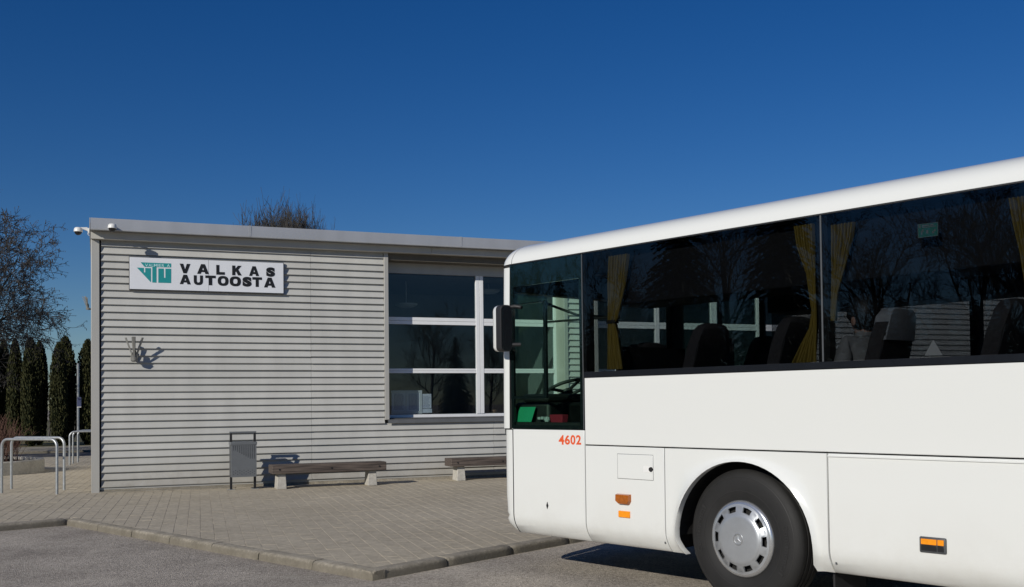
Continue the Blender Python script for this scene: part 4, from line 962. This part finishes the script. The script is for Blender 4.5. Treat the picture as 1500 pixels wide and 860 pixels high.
# driver's window: one pane with a sliding light framed inside it
pane('driver_window', .068, .999, 1.345, 2.866, M['cab_glass'])
bp_('driver_window_frame', M['band'], (.066, .10, .010, .03, 1.345, 2.866), (.96, 1.0, .010, .03, 1.345, 2.866), (.10, .96, .010, .03, 1.345, 1.375), (.10, .96, .010, .03, 2.66, 2.866))
a = bpx(749, 577, .02); b = bpx(800, 444, .02); zr = bpx(775, 580, .02)[1]; z2 = bpx(775, 443, .02)[1]
bp_('sliding_light_frame', M['band'], (a[0], b[0], .012, .035, zr-.025, zr), (b[0]-.035, b[0], .012, .035, zr, z2), (a[0], b[0]-.036, .012, .030, z2-.012, z2), (a[0], a[0]+.05, .012, .034, zr, z2-.013))
# ---- roof
sec = []
for k in range(9): t = k/8*math.pi/2; sec.append((.35-.35*math.cos(t), 2.876+.21*math.sin(t)))
sec += [(.7, 3.115), (1.25, 3.13)]; sec += [(WD-y, z) for y, z in sec[-2::-1]]
def roof_row(x, fz, ins): return [(x, 1.25+(y-1.25)*(1.25-ins)/1.25, 2.876+(z-2.876)*fz) for y, z in sec]
MB().grid([roof_row(x, 1, 0) for x in (.10, .5, 1.5, 3, 5, 7, 9, 11, LN-.1)]).build('roof', M['paint'], bus, smooth=60)
def nose(y):                                     # plan outline of the front, x as a function of y
    t = (y-1.25)/1.25; return -.05-.20*(1-abs(t)**2.2)
cap = [roof_row(.094, 1, 0)]
for k in range(1, 10):
    t = k/9*math.pi/2; cap.append([(.094-(.094-min(-.036, nose(y)+.02))*math.sin(t), y, z) for x, y, z in roof_row(0, math.cos(t)**.42 if k < 9 else 0.0, .03*(1-math.cos(t)))])
low = [(x, y, 2.846) for x, y, z in cap[-1]]; cap.append(low)
MB().grid(cap).build('roof_front_cap', M['paint'], bus, smooth=60)
MB().grid([[(.108, y+.004*(1 if y < 1.25 else -1), z-.006) for y, z in sec], [(.084, y+.004*(1 if y < 1.25 else -1), z-.006) for y, z in sec]]).build('roof_joint', M['gap'], bus)
rear = [roof_row(LN-.1, 1, 0)]+[roof_row(LN-.1+.1*math.sin(k/4*math.pi/2), max(.2, math.cos(k/4*math.pi/2)), .04*k/4) for k in range(1, 5)]
MB().grid(rear).build('roof_rear_cap', M['paint'], bus, smooth=60)
bp_('ceiling', M['interior'], (.15, LN-.12, .06, 2.44, 2.862, 2.874))
bp_('luggage_rack', M['interior'], (1.25, LN-.3, .14, .58, 2.40, 2.46), (1.25, LN-.3, .55, .60, 2.40, 2.60), (1.25, LN-.3, .12, .16, 2.40, 2.86), bevel=.01)
bp_('luggage_rack', M['interior'], (1.6, LN-.3, 1.92, 2.36, 2.40, 2.46), (1.6, LN-.3, 1.90, 1.95, 2.40, 2.60), bevel=.01)
# ---- front: corner, bumper, windscreen
def nose(y):                                     # plan outline of the front, x as a function of y
    t = (y-1.25)/1.25; return -.05-.20*(1-abs(t)**2.2)
def corner(z0, z1, xb, name, prof=lambda z: 0.0):
    pl = [(xb, .0), (xb-.04, .001), (xb-.085, .008), (xb-.118, .026), (xb-.14, .058), (xb-.152, .11)]
    fr = [(nose(y), y) for y in (.22, .45, .8, 1.25, 1.7, 2.05, 2.28)]; full = pl+fr+[(x, WD-y) for x, y in pl[::-1]]
    zs = sorted({z0, z1} | {z for z in (.372,.39,.42,.46,.50,.525,.54,.56,.60,.66,.72,.8,.95,1.1) if z0 < z < z1})
    rows = []
    for z in zs:
        r_ = []
        for x, y in full:
            s_ = prof(z)*min(1, max(0, (xb-x)/.10)); yy = yprof(z); r_.append((x+s_, y+(yy if y < 1.25 else -yy)*max(0, 1-min(y, WD-y)/.3), z))
        rows.append(r_)
    return MB().grid(rows).build(name, M['paint'], bus, smooth=55)
def bump_prof(z):
    if z < .50: return .10*((.50-z)/.128)**2+.004
    if z < .60: return .03*math.exp(-((z-.535)/.018)**2)+.004
    if z < .72: return .012*(.72-z)/.12
    return 0.0
corner(.372, 1.330, .084, 'front_corner_panel', bump_prof)
pl = [(.058, .0), (.02, .0005), (-.012, .003), (-.036, .012), (-.054, .034), (-.064, .07)]
for s_ in (0, 1):
    fy = (lambda y: WD-y) if s_ else (lambda y: y)
    MB().grid([[(x-.012*(2.85-z)/1.5, fy(y+yprof(z)), z) for x, y in pl] for z in (1.343, 1.7, 2.1, 2.5, 2.848)]+[]).build('front_pillar', M['paint'], bus, smooth=60)
    MB().grid([[(x+.006, fy(y+.012), z) for x, y in pl] for z in (1.30, 2.9)]).build('pillar_lining', M['gap'], bus)
MB().grid([[(nose(y)+.10*(z-1.34)/1.5-.01, y, z) for y in (.075,.16,.3,.5,.8,1.25,1.7,2.0,2.2,2.34,2.425)] for z in (1.335, 1.8, 2.3, 2.80)]).build('windscreen', M['cab_glass'], bus, smooth=60)
MB().tube([(-.062,.075,1.30),(-.062,.072,1.6),(-.052,.070,2.1),(-.036,.070,2.83)], .022, 6).build('windscreen_seal', M['rubber'], bus)
MB().tube([(-.085,.10,1.28),(-.088,.09,1.45),(-.086,.085,1.75),(-.076,.085,2.0)], [.03,.032,.028,.02], 6).build('wiper_arm', M['rubber'], bus)
bp_('visor', M['interior'], (-.06, .06, .15, 2.35, 2.62, 2.85))
bp_('rear_panel', M['paint'], (LN-.1, LN-.06, .02, WD-.02, .42, 2.0)); bp_('rear_window', M['band'], (LN-.1, LN-.07, .04, WD-.04, 2.0, 2.86))
MB().grid([[(nose(y)+.05, y, z) for y in (.12,.2,.3,.5,.8,1.25,1.7,2.0,2.2,2.3,2.38)] for z in (.9, 1.36)]).build('front_lining', M['gap'], bus)
bp_('cab_lining', M['gap'], (.11, .99, .03, .036, .62, 1.35))
# ---- far-side entrance door
bp_('door_frame', M['gap'], (.08, .13, WD-.04, WD-.01, .45, 2.86), (1.12, 1.18, WD-.04, WD-.01, .45, 2.86), (.13, 1.12, WD-.04, WD-.01, 2.72, 2.86), (.61, .64, WD-.04, WD-.01, .5, 2.72))
pane('door_glass', .13, .61, .5, 2.72, M['cab_glass'], y=WD-.03); pane('door_glass', .64, 1.12, .5, 2.72, M['cab_glass'], y=WD-.03)
# ---- mirror on the driver's side
mq = bpx(739.5, 481, -.12); mx, mz = mq
mr = empty('wing_mirror', loc=(mx, -.12, mz), parent=bus)
def rrect(hw, hh, r, n=5):
    out = []
    for cx, cz, a0 in ((hw-r, hh-r, 0), (-hw+r, hh-r, 90), (-hw+r, -hh+r, 180), (hw-r, -hh+r, 270)):
        for k in range(n): a = R(a0+90*k/(n-1)); out.append((cx+r*math.cos(a), cz+r*math.sin(a)))
    return out
def shell(name, mat, xs_scales, parent, hw=.062, hh=.215, r=.04):
    rows = []
    for x, sc in xs_scales: rows.append([(x, p[0]*sc[0], p[1]*sc[1]) for p in rrect(hw, hh, r)]); rows[-1].append(rows[-1][0])
    mb = MB().grid(rows); n = len(rows[0]); mb.f.append(tuple(range(n-1))); k = (len(rows)-1)*n; mb.f.append(tuple(range(k+n-2, k-1, -1)))
    return mb.build(name, mat, parent, smooth=50)
shell('shell', M['paint'], ((-.125, (.70,.82)), (-.117, (.86,.93)), (-.095, (.97,.985)), (-.055, (1,1))), mr)
shell('housing', M['rubber'], ((-.061, (.99,.995)), (0, (1,1)), (.02, (1.0,1.0)), (.028, (.95,.98))), mr)
shell('mirror_glass', M['dome'], ((.0285, (.9,.94)), (.031, (.9,.94))), mr)
MB().tube([(-.02,.04,.19),(.02,.09,.205),(.05,.125,.20),(.08,.135,.19)], .018, 8).build('arm', M['rubber'], mr, smooth=50)
MB().tube([(0,.05,-.15),(.06,.135,-.15)], .018, 8).build('lower_arm', M['rubber'], mr, smooth=50)
mr.rotation_euler = (0, 0, R(-8))
# ---- wheels
def wheel(name, x, y, steer, flip):
    r = empty(name, loc=(x, y, .543), rz=steer+(math.pi if flip else 0), parent=bus)
    R0 = .52
    prof = [(.285,.005),(.30,.0),(.33,-.012),(.37,-.016),(.43,-.014),(.47,-.006),(.495,.006),(.508,.022),(R0-.004,.032),(R0,.045),(R0,.075),(R0-.012,.078),(R0-.012,.086),(R0,.089),(R0,.125),(R0-.012,.128),(R0-.012,.138),(R0,.141),(R0,.175),(R0-.012,.178),(R0-.012,.188),(R0,.191),(R0,.235),(R0-.004,.25),(.495,.275),(.43,.29),(.30,.28),(.285,.27)]
    ty = MB().lathe(prof, 72, 'y', close=True).build('tyre', M['tyre'], r, smooth=28)
    MB().lathe([(.356,-.0168),(.359,-.0172),(.362,-.0170)], 72, 'y').build('sidewall_rib', M['tyre_mark'], ty, smooth=True); MB().lathe([(.462,-.0092),(.465,-.0105),(.468,-.0075)], 72, 'y').build('sidewall_rib', M['tyre_mark'], ty, smooth=True)
    word = 'Continental'; a0 = 20
    for wi in (0, 1):
        ang = R(18 if wi == 0 else 198); mb = MB()
        for i, ch in enumerate(word):
            vs, fs = _gl[(ch, .01)]; wch = .016 if ch in 'it l' else .030; hch = .042 if ch in 'Ctl' or ch == 'i' else .031
            o = []
            for a, b, c in vs:
                th = ang-(a*wch)/.41; rr = .392+b*hch; o.append((rr*math.cos(th), -.0168-.0012-c*.001, rr*math.sin(th)))
            mb.add(o, fs); ang -= (wch+.009)/.41
        mb.build('tyre_lettering', M['tyre_mark'], ty, fix=False)
    hubp = [(0,-.052),(.05,-.052),(.16,-.050),(.185,-.047),(.193,-.040)]
    hc = MB().lathe(hubp, 48, 'y').build('hubcap', M['hub'], r, smooth=40)
    MB().lathe([(.262,-.024),(.272,-.022),(.286,-.012),(.290,.002),(.284,.012)], 60, 'y').build('rim_ring', M['hub_bright'], r, smooth=50)
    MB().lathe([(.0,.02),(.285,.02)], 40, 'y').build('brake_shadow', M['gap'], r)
    n = 10
    for k in range(n):
        a0 = 2*math.pi*(k+.5)/n; hw0, hw1 = .125, .105
        rows = []
        for rr, yy, hw in ((.1915,-.041,.315), (.202,-.0375,.315), (.2025,-.037,.16), (.2435,-.0285,.145), (.244,-.028,.315), (.264,-.0235,.315)):
            rows.append([(rr*math.cos(a0+hw*t), yy, rr*math.sin(a0+hw*t)) for t in (-1,-.6,-.2,.2,.6,1)])
        back = [[(x, y_+.012, z) for x, y_, z in row] for row in rows]
        mb = MB().grid(rows).grid([q[::-1] for q in back])
        mb.grid([[q[0] for q in back], [q[0] for q in rows]]); mb.grid([[q[-1] for q in rows], [q[-1] for q in back]])
        mb.build('spoke', M['hub'], r, smooth=50)
    st_ = MB().lathe([(.036,-.052),(.036,-.056),(.040,-.057),(.044,-.056),(.044,-.052)], 32, 'y').build('hub_emblem', M['hub_bright'], hc, smooth=50)
    mb = MB()
    for k in range(3):
        a = math.pi/2+k*2*math.pi/3; d = (math.cos(a), math.sin(a)); t = (-d[1], d[0])
        mb.add([(d[0]*.038,-.0535,d[1]*.038),(t[0]*.007,-.0535,t[1]*.007),(0,-.058,0),(-t[0]*.007,-.0535,-t[1]*.007)], [(0,1,2),(0,2,3)])
    mb.build('star', M['hub_bright'], st_, fix=False)
    return r
wheel('front_wheel', FX-.03, .045, R(-3), False); wheel('front_wheel', FX-.03, WD-.045, R(-3), True)
wheel('rear_wheel', RX, .05, 0, False); wheel('rear_wheel', RX, WD-.05, 0, True)
# ---- seats
def seat(x, y0, cover=False, top=2.20):
    r = empty('seat', loc=(x, y0, 0), parent=bus); w_ = .43
    def slab(pts, name, mat):
        rows = []
        for (cx, cz, hw, th) in pts:
            rows.append([(cx-th, .5*w_-hw, cz), (cx-th-.01, .5*w_-hw*.5, cz), (cx-th-.01, .5*w_+hw*.5, cz), (cx-th, .5*w_+hw, cz), (cx+th, .5*w_+hw, cz), (cx+th+.01, .5*w_+hw*.5, cz), (cx+th+.01, .5*w_-hw*.5, cz), (cx+th, .5*w_-hw, cz), (cx-th, .5*w_-hw, cz)])
        mb = MB().grid(rows); n = 9; mb.f.append(tuple(range(8))); k = (len(rows)-1)*n; mb.f.append(tuple(range(k+7, k-1, -1)))
        return mb.build(name, mat, r, smooth=60)
    back = slab([(.0,1.62,.205,.05),(.03,1.80,.212,.055),(.075,2.0,.205,.05),(.10,2.08,.19,.05),(.115,top-.06,.17,.05),(.125,top-.015,.13,.04),(.128,top,.08,.02)], 'backrest', M['seat_cloth'])
    slab([(.05,1.64,.2,.012),(.085,1.85,.205,.012),(.13,2.03,.195,.012)], 'back_shell', M['seat_back'])
    MB().box(-.42, .02, .01, w_-.01, 1.56, 1.68).build('cushion', M['seat_cloth'], r, bevel=.03)
    MB().box(-.2, -.12, .17, .26, 1.24, 1.56).build('pedestal', M['seat_back'], r)
    if cover: slab([(.085,1.98,.20,.056),(.115,top-.055,.176,.056),(.126,top-.008,.135,.047),(.128,top+.003,.085,.026)], 'headrest_cover', M['antimacassar'])
    return r
xs0 = bpx(1040, 480, .35)[0]
for i in range(11):
    x = xs0-.10+.79*i
    if FX+20 < x: continue
    seat(x, .13, cover=(i == 2))
    if i not in (0, 1, 2): seat(x, .60, cover=(i == 4))
for x in (3.95+.79*i for i in range(9)): seat(x, 1.95); seat(x, 1.49)
seat(1.30, 1.92); 
# ---- curtains gathered at the pillars
def curtain(name, spans, y=.055, folds=7, amp=.03):
    """spans: (z, x0, x1) from top to bottom"""
    rows = []; n = folds*6
    zs = []
    for (za, a0, a1), (zb, b0, b1) in zip(spans[:-1], spans[1:]):
        for k in range(5): u = k/5; zs.append((za+(zb-za)*u, a0+(b0-a0)*u, a1+(b1-a1)*u))
    zs.append(spans[-1])
    for z, x0, x1 in zs:
        rows.append([(x0+(x1-x0)*j/n, y+amp*math.sin(j/n*folds*6.2832+.4*math.sin(z*5))*(.5+.5*min(1,(x1-x0)/.12))+.004*math.sin(j*1.7+z*9), z) for j in range(n+1)])
    return MB().grid(rows).build(name, M['curtain'], bus, smooth=True)
def cx(px, py): return bpx(px, py, .055)[0]
def cz(px, py): return bpx(px, py, .055)[1]
def span(py, a, b): return (cz((a+b)/2, py), cx(a, py), cx(b, py))
curtain('curtain', [span(374, 892, 921), span(420, 891, 916), span(465, 892, 907), span(474, 892, 902), span(490, 891, 906), span(541, 891, 912)])
bp_('curtain_tie', M['gap'], (cx(891,470), cx(903,470), .028, .085, cz(897,474), cz(897,469)))
curtain('curtain', [span(330, 1163, 1192), span(360, 1168, 1193), span(400, 1182, 1195), span(455, 1190, 1197), span(480, 1186, 1197), span(505, 1173, 1196), span(531, 1160, 1196)])
curtain('curtain', [span(328, 1217, 1252), span(350, 1218, 1249), span(390, 1219, 1239), span(430, 1219, 1228), span(470, 1217, 1224)])
curtain('curtain', [span(288, 1476, 1520), span(320, 1482, 1520), span(370, 1494, 1520), span(440, 1505, 1520)])
# ---- stickers on the glass
a = bpx(1343, 348); b = bpx(1373, 324); ys = .011
tl, tr_, br, bl = bpx(1343,328.5), bpx(1373,325), bpx(1373,345), bpx(1343.5,348.6)
stk = MB().prism([bl, br, tr_, tl], ys, ys+.002).build('window_sticker', M['sticker'], bus)
def lerp2(u, v): return ((bl[0]*(1-u)+br[0]*u)*(1-v)+(tl[0]*(1-u)+tr_[0]*u)*v, (bl[1]*(1-u)+br[1]*u)*(1-v)+(tl[1]*(1-u)+tr_[1]*u)*v)
mb = MB()
for u0, u1, v0, v1 in ((0,1,0,.03),(0,1,.97,1),(0,.02,.03,.97),(.98,1,.03,.97),(.06,.15,.72,.92),(.22,.55,.80,.9),(.60,.78,.80,.9),(.22,.9,.70,.75),(.16,.22,.2,.5),(.22,.28,.4,.6),(.42,.52,.25,.5),(.70,.80,.22,.36),(.78,.88,.36,.5)):
    mb.prism([lerp2(u0,v0), lerp2(u1,v0), lerp2(u1,v1), lerp2(u0,v1)], ys-.0008, ys+.0005)
mb.build('pictogram', M['antimacassar'], stk)
MB().prism([bpx(1353,521), bpx(1379.5,520.3), bpx(1366.5,498.5), bpx(1365.3,498.5)], .0105, .0125).build('triangle_sticker', M['white_plastic'], bus)
# ---- driver's place
bp_('dashboard', M['dash'], (-.02, .45, .12, 2.30, 1.0, 1.58), (.05, .40, .15, 1.25, 1.58, 1.66), bevel=.03)
swq = bpx(829, 570, .62); sw = empty('steering_wheel', loc=(swq[0], .62, swq[1]+.0), parent=bus)
pts = [(.215*math.cos(6.2832*k/36), .215*math.sin(6.2832*k/36), 0) for k in range(37)]
MB().tube(pts, .017, 8, cap=False).build('wheel_rim', M['rubber'], sw, smooth=True)
MB().tube([(-.2,0,0),(0,0,-.03),(.2,0,0)], .016, 6).tube([(0,-.2,0),(0,0,-.03)], .016, 6).lathe([(0,-.05),(.06,-.05),(.055,-.01),(0,-.005)], 16).build('wheel_spokes', M['rubber'], sw, smooth=40)
MB().tube([(0,0,-.04),(0,0,-.5)], .04, 8).build('column', M['dash'], sw)
sw.rotation_euler = (0, R(-24), 0)
ds = seat(1.12, .40, top=2.1); ds.name = 'driver_seat'
bp_('partition', M['interior'], (1.30, 1.33, .10, 1.0, 1.24, 2.05)); bp_('partition_screen', M['seat_back'], (1.50, 1.54, 1.05, 1.45, 1.24, 2.15))
MB().tube([(.10,.35,2.55),(.45,.5,2.40),(.75,.7,2.36)], .014, 6).tube([(.02,.5,2.36),(.8,.62,2.36)], .012, 6).build('visor_arm', M['rubber'], bus)
bp_('tray', M['dash'], (.08, .93, .035, .12, 1.36, 1.40))
# things lying in the driver's window
q0 = bpx(754, 619.5, .06); q1 = bpx(781.5, 597.5, .06)
gf = MB().add([(0,0,0),(q1[0]-q0[0]-.03,0,0),(q1[0]-q0[0],.03,q1[1]-q0[1]),(.05,.03,q1[1]-q0[1]),(0,.006,0),(q1[0]-q0[0]-.03,.006,0),(q1[0]-q0[0],.036,q1[1]-q0[1]),(.05,.036,q1[1]-q0[1])],
     [(0,1,2,3),(7,6,5,4),(0,4,5,1),(1,5,6,2),(2,6,7,3),(3,7,4,0)]).build('card_folder', M['folder'], None, bevel=.004)
gf.location = B.world(q0[0], .055, 1.402); gf.rotation_euler = (0,0,B.ang); tag(gf, 'green card folder leaning inside the lower driver window', 'folder')
q0 = bpx(807, 619.5, .06); q1 = bpx(826, 608.5, .06)
rb = MB().add([(.01,0,0),(q1[0]-q0[0]-.01,0,0),(q1[0]-q0[0],-.006,q1[1]-q0[1]),(0,-.006,q1[1]-q0[1]),(.01,.06,0),(q1[0]-q0[0]-.01,.06,0),(q1[0]-q0[0],.066,q1[1]-q0[1]),(0,.066,q1[1]-q0[1])],
     [(0,1,2,3),(4,7,6,5),(0,4,5,1),(1,5,6,2),(3,7,4,0),(0,3,2,1)]).build('open_box', M['red_box'], None)
rb.location = B.world(q0[0], .05, 1.402); rb.rotation_euler = (0,0,B.ang); tag(rb, 'small open red box inside the lower driver window', 'box')
cr = MB()
for i in range(9):
    x = random.uniform(0,.16); z = random.uniform(0,.03); cr.box(x, x+random.uniform(.015,.05), random.uniform(0,.02), random.uniform(.022,.03), z, z+random.uniform(.012,.035))
q0 = bpx(786, 619, .06); c_ = cr.build('paper_clutter', M['antimacassar'], None); c_.location = B.world(q0[0], .06, 1.402); c_.rotation_euler = (0,0,B.ang); tag(c_, 'small heap of pale slips between the green folder and red box', 'papers')

# ------------------------------------------------------------------ the passenger
hq = bpx(1258, 463, .42)
def passenger(x, y, zh):
    """seated figure facing the front of the bus (-x) and a little to its far side, seat at z = 1.68"""
    V = {}; E = []; Rr = []; P = []
    def v(n, x_, y_, z_, rx, ry=None): V[n] = len(P); P.append((x+x_, y+y_, z_)); Rr.append((rx, ry or rx))
    def e(*ns):
        for a_, b_ in zip(ns[:-1], ns[1:]): E.append((V[a_], V[b_]))
    zs = 1.76
    v('pelvis', 0,0,zs,.15,.12); v('belly', .0,0,zs+.16,.145,.115); v('chest', -.01,0,zs+.32,.165,.12); v('neckbase', -.02,0,zs+.47,.085,.08); v('neck', -.035,.0,zs+.52,.060); v('skull0', -.05,.005,zs+.575,.074,.082); v('skull1', -.05,.005,zs+.655,.088,.096); v('skull2', -.045,.005,zs+.72,.068,.075)
    e('pelvis','belly','chest','neckbase','neck','skull0','skull1','skull2')
    for n, s_ in (('l', -1), ('r', 1)):
        v('sh'+n, -.01,s_*.175,zs+.425,.085); v('el'+n, -.09,s_*.235,zs+.17,.052); v('wr'+n, -.28,s_*.16,zs+.10,.034); v('pa'+n, -.34,s_*.13,zs+.095,.036)
        e('chest','sh'+n,'el'+n,'wr'+n,'pa'+n)
        for k, (dx, dy, L_f) in enumerate(((-.09,-.030,.028),(-.10,-.010,.032),(-.098,.010,.030),(-.08,.028,.024))):
            v('f%s%d'%(n,k), -.34+dx*.6,s_*.13+dy,zs+.095,.009); v('g%s%d'%(n,k), -.34+dx,s_*.13+dy,zs+.072,.008); e('pa'+n,'f%s%d'%(n,k),'g%s%d'%(n,k))
        v('th0'+n, -.32,s_*.075,zs+.105,.011); v('th1'+n, -.37,s_*.065,zs+.095,.009); e('wr'+n,'th0'+n,'th1'+n)
        v('hip'+n, -.05,s_*.10,zs-.01,.095); v('kn'+n, -.46,s_*.12,zs+.0,.068); v('an'+n, -.45,s_*.12,zs-.42,.045); v('to'+n, -.60,s_*.13,zs-.455,.04); e('pelvis','hip'+n,'kn'+n,'an'+n,'to'+n)
    me = bpy.data.meshes.new('person'); me.from_pydata(P, E, []); o = bpy.data.objects.new('person', me); COL.objects.link(o)
    m = o.modifiers.new('skin', 'SKIN'); s2 = o.modifiers.new('sub', 'SUBSURF'); s2.levels = 2; s2.render_levels = 2
    for i, d in enumerate(me.skin_vertices[0].data): d.radius = Rr[i]; d.use_root = (i == 0)
    bpy.context.view_layer.update(); dg = bpy.context.evaluated_depsgraph_get(); m2 = bpy.data.meshes.new_from_object(o.evaluated_get(dg)); bpy.data.objects.remove(o)
    m2.name = 'person'; m2.materials.clear(); m2.materials.append(M['jacket']); m2.materials.append(M['skin'])
    for p in m2.polygons: p.use_smooth = True; c = p.center; p.material_index = 1 if (c.z > zs+.525 or (c.x < x-.285 and c.z > zs+.03 and c.z < zs+.16 and abs(c.x-x+.40) < .12)) else 0
    ob = bpy.data.objects.new('person', m2); COL.objects.link(ob); tag(ob, 'seated passenger with short dark hair and grey top, turned away from the window', 'person')
    hx, hy, hz = x-.04, y+.005, zs+.645
    rows = []                                    # hair: a cap over crown, back and sides, open at the face
    for i in range(11):
        t = math.pi*i/13.0; row = []
        for j in range(25):
            a = 2*math.pi*j/24; face = max(0, math.cos(a-math.pi))   # towards -x
            tt = t*(1-.42*face); rr = 1+.03*math.sin(7*a+5*t)+.02*math.sin(13*a)
            row.append((hx+.012+.120*rr*math.sin(tt)*math.cos(a), hy+.110*rr*math.sin(tt)*math.sin(a), hz+.005+.145*rr*math.cos(tt)))
        rows.append(row)
    MB().grid(rows).build('hair', M['hair'], ob, smooth=True)
    for s_ in (-1, 1): MB().sphere((hx+.005, hy+s_*.100, hz-.045), .022, .010, .034, 10, 8).build('ear', M['skin'], ob, smooth=True)
    MB().sphere((hx-.098, hy, hz-.035), .016, .014, .026, 8, 6).build('nose', M['skin'], ob, smooth=True)
    for s_ in (-1, 1): MB().sphere((hx-.084, hy+s_*.032, hz), .010, .014, .008, 8, 6).build('eye', M['dome'], ob, smooth=True)
    MB().sphere((hx-.082, hy, hz-.075), .010, .024, .006, 8, 6).build('mouth', M['red_box'], ob, smooth=True)
    return ob
pq = passenger(0, 0, 0); pq.location = B.world(hq[0]+.13, .30, hq[1]-2.41); pq.rotation_euler = (0, 0, B.ang+R(-14))
